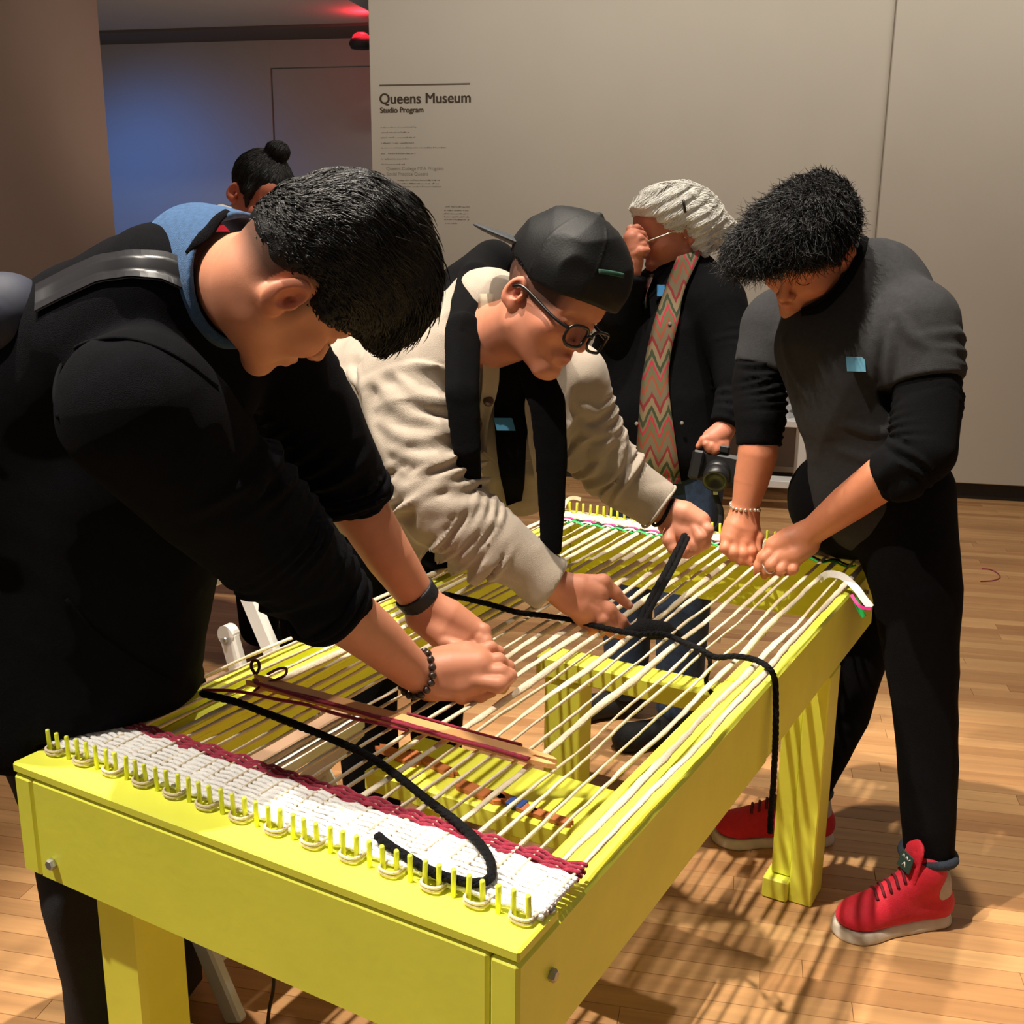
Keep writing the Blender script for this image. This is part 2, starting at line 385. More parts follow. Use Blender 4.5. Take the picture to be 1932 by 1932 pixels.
# far end: cream band and coloured ribbon rows
M_cream = mat('cream_weft', (222, 214, 190), .9, .1, 60, .4, 500)
M_rib = [mat('ribbon_'+n, c, .6, .05, 60) for n, c in (('white', (240, 238, 235)), ('black', (22, 22, 24)), ('magenta', (214, 40, 130)), ('green', (40, 196, 92)), ('sky', (90, 170, 220)))]
parts = [weft_row(LL-.062-.006*k, .003, math.pi*(k % 2)+.2*k, .0036, .0016) for k in range(9)]
o = mk('cream_woven_band', *merge(parts), M_cream, loom); tag(o, kind='stuff')
for k, (mi, v0, v1) in enumerate(((2, -.84, -.30), (1, -.84, -.03), (0, -.84, -.35), (3, -.835, -.02))):
    P = [(v, i) for v, i in zip(np.linspace(v0, v1, 150), np.interp(np.linspace(v0, v1, 150), wv, np.arange(len(wv))))]
    pts = [T(LL-.124-.008*k+.0015*math.sin(v*30), v, ZT+.009+.004*math.cos(math.pi*i+math.pi*k)) for v, i in P]
    mk('ribbon_weft', *tube(pts, .0052, 6, flat=(wz, .35)), M_rib[mi], loom)
mk('ribbon_weft', *tube([T(LL-.115, v, ZT+.013) for v in np.linspace(-.84, -.80, 6)], .006, 6, flat=(wz, .4)), M_rib[4], loom)
# ribbon tails hanging over the far right rail
def ribbon(name, pts, w, m, parent, th=.0007, side=None):
    P = catmull(pts, 8); T_ = np.gradient(P, axis=0); T_ /= np.linalg.norm(T_, axis=1, keepdims=True); V = []; F = []
    for p, t in zip(P, T_):
        s = np.cross(t, side if side is not None else wz); s /= np.linalg.norm(s)+1e-9; nrm = np.cross(s, t)
        V += [p+s*w/2+nrm*th, p-s*w/2+nrm*th, p-s*w/2-nrm*th, p+s*w/2-nrm*th]
    for i in range(len(P)-1):
        for k in range(4): F.append((i*4+k, i*4+(k+1) % 4, i*4+4+(k+1) % 4, i*4+4+k))
    F += [(3, 2, 1, 0), tuple(len(V)-4+k for k in range(4))]
    return mk(name, V, F, m, parent, smooth=False)
rt = thing('ribbon_tail', 'white black green and magenta ribbon ends looped over the rail by the far corner', 'ribbon', tuple(px(1590, 1100, 2.43)))
def rpts(L): return [px(x, y, d) for x, y, d in L]
ribbon('ribbon', rpts([(1545, 1094, 2.46), (1562, 1083, 2.45), (1590, 1088, 2.42), (1615, 1110, 2.385), (1630, 1130, 2.375), (1643, 1146, 2.37)]), .016, M_rib[0], rt, side=-v_fwd)
ribbon('ribbon', rpts([(1598, 1088, 2.43), (1612, 1106, 2.40), (1625, 1128, 2.385), (1636, 1150, 2.38)]), .010, M_rib[1], rt, side=-v_fwd)
ribbon('ribbon', rpts([(1606, 1122, 2.385), (1618, 1140, 2.372), (1630, 1147, 2.368), (1643, 1148, 2.365)]), .007, M_rib[2], rt, side=-v_fwd)
ribbon('ribbon', rpts([(1612, 1128, 2.39), (1619, 1143, 2.386), (1626, 1157, 2.384), (1630, 1164, 2.384)]), .012, M_rib[3], rt, side=-v_fwd)
# loose cream strip end on the far left pegs
ribbon('warp_tail', rpts([(1062, 960, 2.98), (1070, 944, 2.99), (1082, 939, 3.0), (1096, 942, 3.0)]), .010, M_warp, loom, side=-v_fwd)

# ------------------------------------------------------------------ shuttles, ropes and yarn on the loom
M_wood = mat('beech_wood', (226, 168, 108), .5, .10, 14, .1, 90, stretch=(1, 1, 1))
M_rope = mat('black_cord', (8, 8, 11), .75, .3, 260, .9, 420, spec=.2)
zs = ZT+.0185
sh = thing('stick_shuttle', 'long beech stick shuttle wound with maroon yarn lying across the warp strips', 'shuttle', tuple(T(.375, -.45, zs)))
A_, B_ = pz(478, 1283, zs), pz(1040, 1438, zs); sx_ = (B_-A_)/np.linalg.norm(B_-A_); sy_ = np.cross(wz, sx_); SL = np.linalg.norm(B_-A_)
def sp_(a, b, c=0): return A_+sx_*a+sy_*b+wz*c
out = [(0.0, .016), (.03, .0165), (SL-.06, .0145), (SL-.012, .0135), (SL, .010), (SL+.006, .006), (SL-.003, .0035), (SL-.028, .0025), (SL-.030, -.0025), (SL-.003, -.0035), (SL+.012, -.008), (SL, -.0125), (SL-.03, -.0145), (.03, -.0165), (0, -.016), (-.006, -.012), (.024, -.005), (.026, .003), (-.008, .010)]
n = len(out); V = [sp_(a, b, .0035) for a, b in out]+[sp_(a, b, -.0035) for a, b in out]
F = [(i, (i+1) % n, n+(i+1) % n, n+i) for i in range(n)]
cen = [(15+k) % n for k in range(n)]
tri = [(0, 1, 2), (0, 2, 17), (0, 17, 18), (17, 2, 7), (2, 3, 6), (2, 6, 7), (3, 4, 5), (3, 5, 6), (17, 7, 8), (17, 8, 13), (17, 13, 16), (16, 13, 14), (16, 14, 15), (8, 12, 13), (8, 9, 12), (9, 11, 12), (9, 10, 11)]
F += [t[::-1] for t in tri]+[tuple(i+n for i in t) for t in tri]
mk('stick', V, F, M_wood, sh, smooth=False)
yp = []
for k in range(5):
    off = (-.0205+.0022*k, .006-.0006*k)
    yp.append(tube([sp_(a, off[0]+.0012*math.sin(a*30+k)+(.010 if a < .02 else 0), off[1]+.001*math.sin(a*41+2*k)) for a in np.linspace(.01, SL-.028, 40)], .0024, 6))
mk('wound_yarn', *merge(yp), M_maroon, sh)
for k in range(2):
    pass
yp = [tube([sp_(a, .0185+.0016*k+.001*math.sin(a*25+k), .004-.003*k) for a in np.linspace(.3, SL-.06, 30)], .0022, 6) for k in range(2)]
mk('wound_yarn', *merge(yp), M_maroon, sh)
mk('yarn_loop', *tube(catmull([px(482, 1272, 1.87), px(474, 1258, 1.87), px(478, 1246, 1.87), px(487, 1248, 1.868), px(489, 1260, 1.868), px(483, 1273, 1.866)], 6), .0028, 6), mat('dark_red_yarn', (70, 16, 22), .8), sh)
yn = thing('maroon_yarn', 'loose maroon yarn strand trailing beside the stick shuttle', 'yarn', tuple(pz(560, 1325, zs)))
mk('strand', *tube(catmull([pz(382, 1302, zs), pz(430, 1303, zs+.004), pz(470, 1308, zs), pz(520, 1319, zs+.003), pz(580, 1330, zs), pz(625, 1344, zs+.002), pz(670, 1356, zs), pz(720, 1366, zs), pz(770, 1378, zs)], 6), .0028, 6), M_maroon, yn)
mk('strand', *tube(catmull([pz(505, 1272, zs+.012), pz(525, 1262, zs+.012), pz(540, 1262, zs+.012), pz(535, 1276, zs+.01), pz(500, 1290, zs), pz(480, 1303, zs)], 6), .0024, 6), mat('rust_yarn', (120, 38, 22), .8), yn)
def rope(name, label, pts, r, grp=None, twist=1):
    P = catmull(pts, 10); t = thing(name, label, 'cord', tuple(P[len(P)//2]))
    Tn = np.gradient(P, axis=0); Tn /= np.linalg.norm(Tn, axis=1, keepdims=True); g = []
    s = np.cumsum(np.r_[0, np.linalg.norm(np.diff(P, axis=0), axis=1)])
    n_ = max(20, int(s[-1]/.004)); si = np.linspace(0, s[-1], n_); Q = np.c_[[np.interp(si, s, P[:, k]) for k in range(3)]].T; TQ = np.gradient(Q, axis=0); TQ /= np.linalg.norm(TQ, axis=1, keepdims=True)
    for k in range(3):
        ph = 2*math.pi*k/3; a = np.cross(TQ, wz+.01*U); a /= np.linalg.norm(a, axis=1, keepdims=True); b = np.cross(a, TQ)
        an = ph+si/.012*2*twist; g.append(tube(Q+r*.30*(a*np.cos(an)[:, None]+b*np.sin(an)[:, None]), r*.74, 6))
    mk('strands', *merge(g), M_rope, t); return t
zw = ZT+.017
rope('black_cord', 'thick black cord curling over the white woven band and past the shuttle',
     [pz(380, 1308, zw+.002), pz(450, 1326, zw), pz(500, 1345, zw), pz(560, 1368, zw), pz(620, 1392, zw), pz(690, 1424, zw), pz(750, 1464, zw), pz(810, 1512, zw), pz(870, 1558, zw+.001), pz(905, 1592, zw+.004), pz(925, 1625, zw+.004), pz(925, 1655, zw+.003), pz(900, 1666, zw+.002), pz(860, 1660, zw+.001), pz(815, 1645, zw), pz(770, 1618, zw+.001), pz(735, 1595, zw+.003), pz(712, 1577, zw+.004)], .0062)
r2 = rope('black_cord', 'black cord woven across the middle of the warp and hanging down the side rail',
     [pz(836, 1120, zw), pz(880, 1130, zw-.004), pz(930, 1142, zw+.002), pz(975, 1155, zw-.004), pz(1030, 1162, zw), pz(1080, 1170, zw-.002), pz(1140, 1185, zw), pz(1200, 1196, zw+.004), pz(1250, 1196, zw), pz(1290, 1212, zw-.004), pz(1320, 1225, zw+.003), pz(1350, 1240, zw-.004), pz(1385, 1238, zw+.003), pz(1425, 1245, zw), pz(1452, 1262, zw-.004),
      px(1462, 1285, 1.945), px(1464, 1330, 1.945), px(1463, 1400, 1.955), px(1459, 1480, 1.98), px(1455, 1530, 2.0), px(1453, 1572, 2.0)], .0058)
rope('black_cord', 'short black cord end dangling below the warp near the far stretcher', [pz(1328, 1226, zw-.01), px(1340, 1250, 2.0), px(1332, 1285, 2.02), px(1345, 1312, 2.04)], .0045)
# loose tools on the shelf under the warp
zq = .4015
def small_shuttle(label, x0, y0, x1, y1, w, m, th=.008):
    a, b = pz(x0, y0, zq+th/2), pz(x1, y1, zq+th/2); t = thing('wooden_shuttle', label, 'shuttle', tuple((a+b)/2), 'wooden tools on the loom shelf')
    d = (b-a)/np.linalg.norm(b-a); s = np.cross(wz, d); Ln = np.linalg.norm(b-a); o = [(0, w*.5), (.012, w), (Ln-.012, w), (Ln, w*.5), (Ln-.008, 0), (Ln, -w*.5), (Ln-.012, -w), (.012, -w), (0, -w*.5), (.008, 0)]
    n = len(o); V = [a+d*p+s*q+wz*th/2 for p, q in o]+[a+d*p+s*q-wz*th/2 for p, q in o]
    F = [(i, (i+1) % n, n+(i+1) % n, n+i) for i in range(n)]; tr = [(9, 0, 1, 8), (1, 2, 7, 8), (2, 3, 4), (2, 4, 7), (4, 5, 6, 7)]
    tr = [(8, 9, 0, 1) if q == (9, 0, 1, 8) else q for q in tr]; tr += [(8, 7, 6)] if 0 else []
    F += [q[::-1] for q in tr]+[tuple(i+n for i in q) for q in tr]
    mk('blade', V, F, m, t, smooth=False); return t
M_w2 = mat('reddish_wood', (196, 118, 72), .5, .12, 20); M_bl = mat('blue_tape', (40, 70, 140), .6)
small_shuttle('short reddish wooden shuttle at the left of the loom shelf', 712, 1408, 790, 1442, .014, M_w2)
small_shuttle('plain wooden shuttle in the middle of the loom shelf', 770, 1418, 860, 1462, .012, M_w2)
small_shuttle('pale wooden shuttle on the loom shelf before the blue one', 862, 1478, 950, 1512, .016, M_w2)
t = small_shuttle('wooden shuttle with a blue taped middle on the loom shelf', 930, 1495, 1010, 1535, .013, M_w2)
mk('blue_tape', *obox(pz(975, 1517, zq+.004), U, Vv, wz, (-.016, -.018, -.006), (.016, .018, .006), .001), M_bl, t, smooth=False)
small_shuttle('narrow wooden shuttle at the right end of the loom shelf', 1000, 1530, 1080, 1555, .011, M_w2)

# ------------------------------------------------------------------ things round the room
M_plw = mat('white_plastic', (226, 226, 224), .45); M_blk = mat('black_nylon', (16, 16, 18), .75, .3, 60, .4, 300); M_dark = mat('dark_string', (40, 26, 20), .8)
M_txt = mat('wall_vinyl', (96, 82, 68), .8); M_txt2 = mat('wall_vinyl_small', (150, 140, 124), .8)
wt = thing('wall_lettering', 'dark vinyl museum lettering with a thin rule on the pale wall', 'lettering', tuple(wallp(*[wall_s(716, 160)[0], -.002, 1.9])))
def text(body, x0, y0, x1, m, parent, cap_h=None):
    s0, z0 = wall_s(x0, y0); s1 = wall_s(x1, y0)[0]
    cu = bpy.data.curves.new('lettering', 'FONT'); cu.body = body; cu.extrude = 0; cu.size = 1; cu.offset = 0
    to = bpy.data.objects.new('t', cu); COL.objects.link(to); bpy.context.view_layer.update(); me = bpy.data.meshes.new_from_object(to)
    bpy.data.objects.remove(to); n = len(me.vertices); co = np.zeros(n*3, np.float32); me.vertices.foreach_get('co', co); co = co.reshape(-1, 3)
    w = co[:, 0].max()-co[:, 0].min(); k = (s1-s0)/w; F = [tuple(p.vertices) for p in me.polygons]
    P = [wallp(s0+(c[0]-co[:, 0].min())*k, -.0015, 0)+wz*(z0+c[1]*k) for c in co]
    if m is M_txt:
        P = np.array(P); n0_ = len(P); P = np.concatenate([P, P+wx*.005, P+wx*.0025+wz*.002]); F = F+[tuple(i+n0_ for i in q) for q in F]+[tuple(i+2*n0_ for i in q) for q in F]
    mk('lettering', P, F, m, parent, smooth=False)
text('Queens Museum', 716, 196, 887, M_txt, wt); text('Studio Program', 717, 213, 798, M_txt, wt)
s0, z0 = wall_s(716, 161); s1, _ = wall_s(887, 160); mk('rule', *obox(WB, wx, wy, wz, (s0, -.002, z0-.004), (s1, 0, z0+.004), .0005), M_txt, wt, smooth=False)
text('Queens College MFA Program', 729, 321, 837, M_txt2, wt); text('Social Practice Queens', 730, 331, 808, M_txt2, wt)
lrng = random.Random(5)
def greek(x0, y0, x1, h):
    # lines of vinyl too small to read: rows of fine letter-sized strokes
    s0, z0 = wall_s(x0, y0); s1 = wall_s(x1, y0)[0]; hh = h*.0031; g = []; s = s0
    while s < s1:
        if lrng.random() < .14: s += hh*.6; continue
        a = hh*lrng.choice((.55, .55, .6, .95)); w = hh*lrng.uniform(.25, .5)
        g.append(obox(WB, wx, wy, wz, (s, -.0016, z0), (s+w*.35, 0, z0+a), .0002)); g.append(obox(WB, wx, wy, wz, (s, -.0016, z0+lrng.choice((0, a*.5, a*.8))), (s+w, 0, z0+a*.2+lrng.choice((0, a*.5, a*.8))), .0002)); s += w*1.35
    o = mk('small_lettering', *merge(g), M_txt2, wt, smooth=False); tag(o, kind='stuff')
for x0, y0, x1 in ((718, 241, 786), (718, 251, 773), (718, 261, 785), (719, 271, 781), (719, 280, 842), (719, 291, 784), (720, 301, 771), (720, 311, 763), (750, 341, 830), (752, 347, 828), (755, 353, 832), (840, 391, 886), (838, 398, 884), (836, 404, 887), (838, 410, 884), (838, 415, 886), (840, 422, 863)): greek(x0, y0, x1, 2.6)
# red lamp in the corridor
rl = thing('ceiling_lamp', 'round ceiling lamp with a red glow in the corridor', 'lamp', tuple(py_(678, 80, 8.0)))
p = py_(682, 92, 8.0)
mk('housing', *lathe([(.0, 0), (.07, 0), (.085, .03), (.07, .06), (.0, .06)], p, (0, 0, 1), 20), M_blk, rl)
mg = bpy.data.materials.new('red_bulb'); mg.use_nodes = True; b = mg.node_tree.nodes['Principled BSDF']; b.inputs['Base Color'].default_value = (.6, .02, .03, 1); b.inputs['Emission Color'].default_value = (1, .03, .05, 1); b.inputs['Emission Strength'].default_value = .8
mk('bulb', *lathe([(.0, .06), (.065, .061), (.055, .085), (.03, .10), (.0, .105)], p, (0, 0, 1), 20), mg, rl)
rlt = bpy.data.lights.new('red_lamp_light', 'POINT'); rlt.energy = 3.5; rlt.color = (1.0, .03, .05); rlt.shadow_soft_size = .03
rlo = bpy.data.objects.new('red_lamp_light', rlt); COL.objects.link(rlo); rlo.location = p+np.array([.02, -.03, .15])
# white bench by the wall
bw = thing('white_bench', 'low white metal shelf cart against the far wall with clear plastic on top', 'cart', tuple(wallp(wall_s(1490, 850)[0], -.25, 0)))
def wbox(name, p0, p1, m, parent, bev=.003): return mk(name, *obox(WB, wx, wy, wz, p0, p1, bev), m, parent, smooth=False)
sb = wall_s(1527, 850)[0]-.04
zt_ = .50
wbox('top', (sb-1.1, -.55, zt_-.035), (sb, -.12, zt_), M_plw, bw); wbox('bottom_rail', (sb-1.1, -.55, .13), (sb-.03, -.42, .17), M_plw, bw)
for s_ in (sb-1.1, sb-.05):
    for d_ in (-.55, -.17): wbox('leg', (s_, d_, .0), (s_+.045, d_+.045, zt_-.036), M_plw, bw)
wbox('back_panel', (sb-1.05, -.165, .17), (sb-.05, -.155, zt_-.036), mat('grey_panel', (120, 110, 104), .6), bw)
M_pl = mat('clear_plastic', (170, 172, 174), .25)
cb = thing('plastic_sack', 'crumpled grey plastic sack lying on the white cart', 'sack', tuple(wallp(sb-.12, -.33, zt_)))
rr = np.random.default_rng(4); g = []
for k in range(9):
    for j in range(16): pass
V = []; F = []
for i in range(9):
    for j in range(18):
        th_ = math.pi/2*i/8; ph = 2*math.pi*j/18; r_ = 1+.22*rr.normal()*(i < 8)
        V.append(wallp(sb-.14, -.33, zt_+.001)+wx*.16*math.cos(th_)*math.cos(ph)*r_+wy*.12*math.cos(th_)*math.sin(ph)*r_+wz*max(0, .17*math.sin(th_)*(1+.15*rr.normal())))
for i in range(8):
    for j in range(18): F.append((i*18+j, i*18+(j+1) % 18, i*18+18+(j+1) % 18, i*18+18+j))
mk('sack', V, F, M_pl, cb, smooth=False)
# white folding chairs on the far side of the loom
def nrm_(v): return v/np.linalg.norm(v)
def folding_chair(label, o0, ax, seat_z=.44):
    ax = np.asarray(ax, float); ax /= np.linalg.norm(ax); ay = np.cross(wz, ax); o0 = np.asarray(o0, float)
    t = thing('folding_chair', label, 'chair', tuple(o0)); K = lambda a, b, c: o0+ax*a+ay*b+wz*c
    def bar(name, a, b, w, th):
        a, b = np.array(a), np.array(b); d = (b-a)/np.linalg.norm(b-a); s = ay; n_ = np.cross(d, s); Ln = np.linalg.norm(b-a)
        g = obox(a, d, s, n_, (0, -th/2, -w/2), (Ln, th/2, w/2), .006); return mk(name, *g, M_plw, t, smooth=False)
    for sgn in (-1, 1):
        y = .20*sgn
        bar('rear_leg', K(-.20, y, 0), K(.20, y, seat_z+.0), .04, .024); bar('front_leg', K(.22, y*1.13, 0), K(-.22, y*1.13, .86), .045, .024)
        mk('hinge_bar', *merge([obox(K(-.165, y*1.13-.03*sgn, .585), nrm_(-.30*ax+wz), ay, nrm_(ax+.30*wz), (-.20, -.012, -.024), (0, .012, .024), .005), lathe([(0, 0), (.024, 0), (.024, .024), (0, .024)], K(-.165, y*1.13-.03*sgn-.012, .585), ay, 20)]), M_plw, t, smooth=False)
        mk('hinge', *lathe([(0, 0), (.028, 0), (.028, .026), (0, .026)], K(.035, y*1.13+.012*sgn+(.013 if sgn < 0 else -.013)-.013, .36), ay, 16), M_plw, t, smooth=False)
        mk('rivet', *lathe([(0, 0), (.007, 0), (.005, .003), (0, .003)], K(-.165, y*1.13-.03*sgn-.0125, .575), -ay, 8), M_steel, t, smooth=False)
    mk('seat', *obox(o0, ax, ay, wz, (-.20, -.205, seat_z), (.22, .205, seat_z+.035), .012), M_plw, t, smooth=False)
    mk('cushion', *obox(o0, ax, ay, wz, (-.185, -.19, seat_z+.036), (.205, .19, seat_z+.055), .01), mat('tan_vinyl', (150, 120, 96), .6), t, smooth=False)
    g = obox(K(-.215, 0, .72), ay, wz, ax, (-.235, -.03, -.012), (.235, .14, .012), .006); mk('backrest', *g, M_plw, t, smooth=False)
    bar('crossbar', K(.17, -.22, .12), K(.17, .22, .12), .02, .02) if 0 else mk('crossbar', *obox(K(.17, 0, .12), ax, ay, wz, (-.01, -.215, -.012), (.01, .215, .012), .004), M_plw, t, smooth=False)
    return t
folding_chair('white folding chair with rounded hinge standing beside the loom', (-.603, 2.13, 0), Vv)
# black bag on the floor behind the near leg
bg = thing('shoulder_bag', 'black fabric bag slumped on the floor under the loom', 'bag', (-.72, 1.87, 0))
b0 = np.array([-.72, 1.87, 0])
V, F = obox(b0, wx, wy, wz, (-.10, -.09, .0), (.10, .09, .16), .045)
mk('bag_body', V, F, M_blk, bg)
mk('strap', *tube(catmull([b0+[-.05, -.02, .16], b0+[-.02, -.03, .21], b0+[.04, -.03, .215], b0+[.07, -.02, .16]], 8), .008, 6), M_blk, bg)
st = thing('dark_string', 'thin dark string hanging under the loom next to the near leg', 'string', tuple(px(314, 1780, 1.95)), 'strings hanging under the loom')
mk('string', *tube(catmull([px(308, 1735, 1.9), px(313, 1770, 1.92), px(318, 1800, 1.95), px(322, 1835, 2.0)], 5), .003, 6), M_dark, st)
st = thing('dark_string', 'thin dark string hanging under the loom beyond the chair leg', 'string', tuple(px(512, 1890, 1.8)), 'strings hanging under the loom')
mk('string', *tube(catmull([px(517, 1838, 1.75), px(515, 1870, 1.78), px(508, 1905, 1.8), px(504, 1945, 1.82)], 5), .003, 6), M_dark, st)

th_ = thing('red_thread', 'short curl of red thread lying on the floor boards near the wall', 'thread', tuple(pz(1870, 1086, .003)))
mk('strand', *tube(catmull([pz(x, y, .0025) for x, y in ((1852, 1073), (1866, 1074), (1880, 1080), (1887, 1089), (1874, 1095), (1850, 1097))], 6), .0025, 6), M_maroon, th_)
# ------------------------------------------------------------------ implicit surfaces for bodies and clothes
F32 = np.float32
def ln_(q): return np.sqrt(np.einsum('ij,ij->i', q, q))
def f4(v): return np.asarray(v, F32)
def nrm(v): v = np.asarray(v, float); return v/(np.linalg.norm(v)+1e-12)
class Prim:
    def __init__(s, f, lo, hi): s.f = f; s.lo = np.asarray(lo, float); s.hi = np.asarray(hi, float)
    def __call__(s, P): return s.f(P)
def cap(a, b, ra, rb, flat=None):
    a = f4(a); b = f4(b); ba = b-a; l2 = float(ba@ba)+1e-12
    if flat is not None: fn, fs = f4(nrm(flat[0])), flat[1]
    def f(P):
        pa = P-a; t = np.clip(pa@ba/l2, 0, 1); q = pa-t[:, None]*ba
        if flat is not None: q = q+((fs-1)*(q@fn))[:, None]*fn
        return ln_(q)-(ra+(rb-ra)*t)
    r = max(ra, rb); return Prim(f, np.minimum(a, b)-r, np.maximum(a, b)+r)
def ell(c, r, R=None):
    c = f4(c); r = f4(r); R = f4(np.eye(3) if R is None else np.array([nrm(x) for x in R]))
    def f(P):
        q = (P-c)@R.T; k0 = ln_(q/r); k1 = ln_(q/r**2); return k0*(k0-1)/(k1+1e-9)
    m = r.max(); return Prim(f, c-m, c+m)
def chain(pts, rad, folds=None, flat=None):
    """tapered limb along a polyline; folds = list of (amp, wavelength, s0, s1, twist, phase)"""
    P0 = f4(pts); r0 = f4(rad); n = len(P0)
    Ls = np.linalg.norm(np.diff(P0, axis=0), axis=1); cs = np.r_[0, np.cumsum(Ls)]
    ref = np.array([.31, .52, .79]); cs = f4(cs)
    if flat is not None: fn, fs = f4(nrm(flat[0])), flat[1]
    def f(P):
        best = np.full(len(P), 1e9, F32); S = np.zeros(len(P), F32); PH = np.zeros(len(P), F32)
        for i in range(n-1):
            a, b = P0[i], P0[i+1]; ba = b-a; l2 = ba@ba+1e-12; pa = P-a; t = np.clip(pa@ba/l2, 0, 1); q = pa-t[:, None]*ba
            if flat is not None: q = q+((fs-1)*(q@fn))[:, None]*fn
            d = ln_(q)-(r0[i]+(r0[i+1]-r0[i])*t); m = d < best
            best = np.where(m, d, best)
            if folds:
                S = np.where(m, cs[i]+t*Ls[i], S); x = f4(nrm(np.cross(ba, ref))); y = f4(nrm(np.cross(ba, x)))
                PH = np.where(m, np.arctan2(q@y, q@x), PH)
        if folds:
            for (am, wl, s0, s1, tw, ph) in folds:
                w = np.clip((S-s0)/.02, 0, 1)*np.clip((s1-S)/.02, 0, 1)
                x = np.sin(2*math.pi*S/wl+tw*np.sin(PH+ph)+1.3*np.sin(S*21+ph*3)+.7*np.sin(2*PH+1.7*ph+S*31))
                best = best-am*w*(1-2*np.abs(np.sin(.5*np.arcsin(np.clip(x, -1, 1)))))*np.clip(.45+.6*np.sin(PH+ph*2.3+S*13), 0, 1)
        return best
    R = r0.max()+.02; return Prim(f, P0.min(0)-R, P0.max(0)+R)
def plane(p, n_):
    p = f4(p); n_ = f4(nrm(n_)); return Prim(lambda P: (P-p)@n_, [0]*3, [0]*3)
CULL = [False]
class S:
    def __init__(s): s.ops = []; s.lo = None; s.hi = None
    def add(s, p, k=.012):
        s.ops.append((0, p, k)); s.lo = p.lo if s.lo is None else np.minimum(s.lo, p.lo); s.hi = p.hi if s.hi is None else np.maximum(s.hi, p.hi); return s
    def sub(s, p, k=.006): s.ops.append((1, p, k)); return s
    def cut(s, p, k=.006): s.ops.append((2, p, k)); return s        # keep only where p < 0
    def disp(s, g): s.ops.append((3, g, 0)); return s
    def f(s, P):
        d = None; P = f4(P)
        if CULL[0]: d = np.full(len(P), 1., F32)
        for op, p, k in s.ops:
            if op == 3:
                if CULL[0]:
                    i = np.flatnonzero(np.abs(d) < .12)
                    if len(i): d[i] += p(P[i])
                else: d = d+p(P)
                continue
            if op == 0 and CULL[0]:
                m = k+.06; i = np.flatnonzero(((P > p.lo-m) & (P < p.hi+m)).all(1))
                if len(i):
                    e = p(P[i]); g = d[i]; h = np.clip(.5+.5*(e-g)/k, 0, 1); d[i] = e+(g-e)*h-k*h*(1-h)
                continue
            e = p(P)
            if d is None: d = e; continue
            if op == 0: h = np.clip(.5+.5*(e-d)/k, 0, 1); d = e+(d-e)*h-k*h*(1-h)
            else:
                if op == 1: e = -e
                h = np.clip(.5-.5*(e-d)/k, 0, 1); d = e+(d-e)*h+k*h*(1-h)
        return d
    __call__ = f
    def prim(s): return Prim(s.f, s.lo, s.hi)
def beyond(e, n_, R):
    """region past a plane within a radius: cuts a sleeve end"""
    e = f4(e); n_ = f4(nrm(n_)); return Prim(lambda P: np.maximum(-((P-e)@n_), ln_(P-e)-R), e-R, e+R)
def loom_box(lo, hi):
    lo, hi = np.asarray(lo, float), np.asarray(hi, float); c, h = f4((lo+hi)/2), f4((hi-lo)/2); A = f4([U, Vv, wz]); LO4 = f4(LO)
    def f(P):
        q = np.abs((P-LO4)@A.T-c)-h; return np.sqrt((np.maximum(q, 0)**2).sum(1))+np.minimum(q.max(1), 0)
    return Prim(f, [0]*3, [0]*3)
CLEAR = loom_box((-.01, -LW-.008, .0), (LL+.01, .008, ZT+.012))
RIM = loom_box((-.012, -LW-.01, zb-.012), (LL+.012, .010, ZT+.010))
def sinnoise(scale, seed, n=6):
    r = np.random.default_rng(seed); K = r.normal(size=(n, 3)); K /= np.linalg.norm(K, axis=1, keepdims=True); K *= (scale*r.uniform(.6, 1.6, n))[:, None]; ph = f4(r.uniform(0, 6.28, n)); K = f4(K.T)
    return lambda P: np.sin(f4(P)@K+ph).sum(1)/n
def creases(amp, scale, seed, warp=.6):
    """sharp-ridged cloth creases"""
    a, b, c = sinnoise(scale, seed, 5), sinnoise(scale*.5, seed+1, 4), sinnoise(scale*.4, seed+2, 4)
    def g(P):
        x = a(P+.02*warp*np.c_[b(P), c(P), b(P[:, ::-1])]); m = .5+.5*c(P*1.3)
        return amp*(np.abs(x)*2.2-.6)*m
    return g
def mesh_sdf(s, vox, lo=None, hi=None, pad=.012):
    CULL[0] = True
    try: return mesh_sdf_(s, vox, lo, hi, pad)
    finally: CULL[0] = False
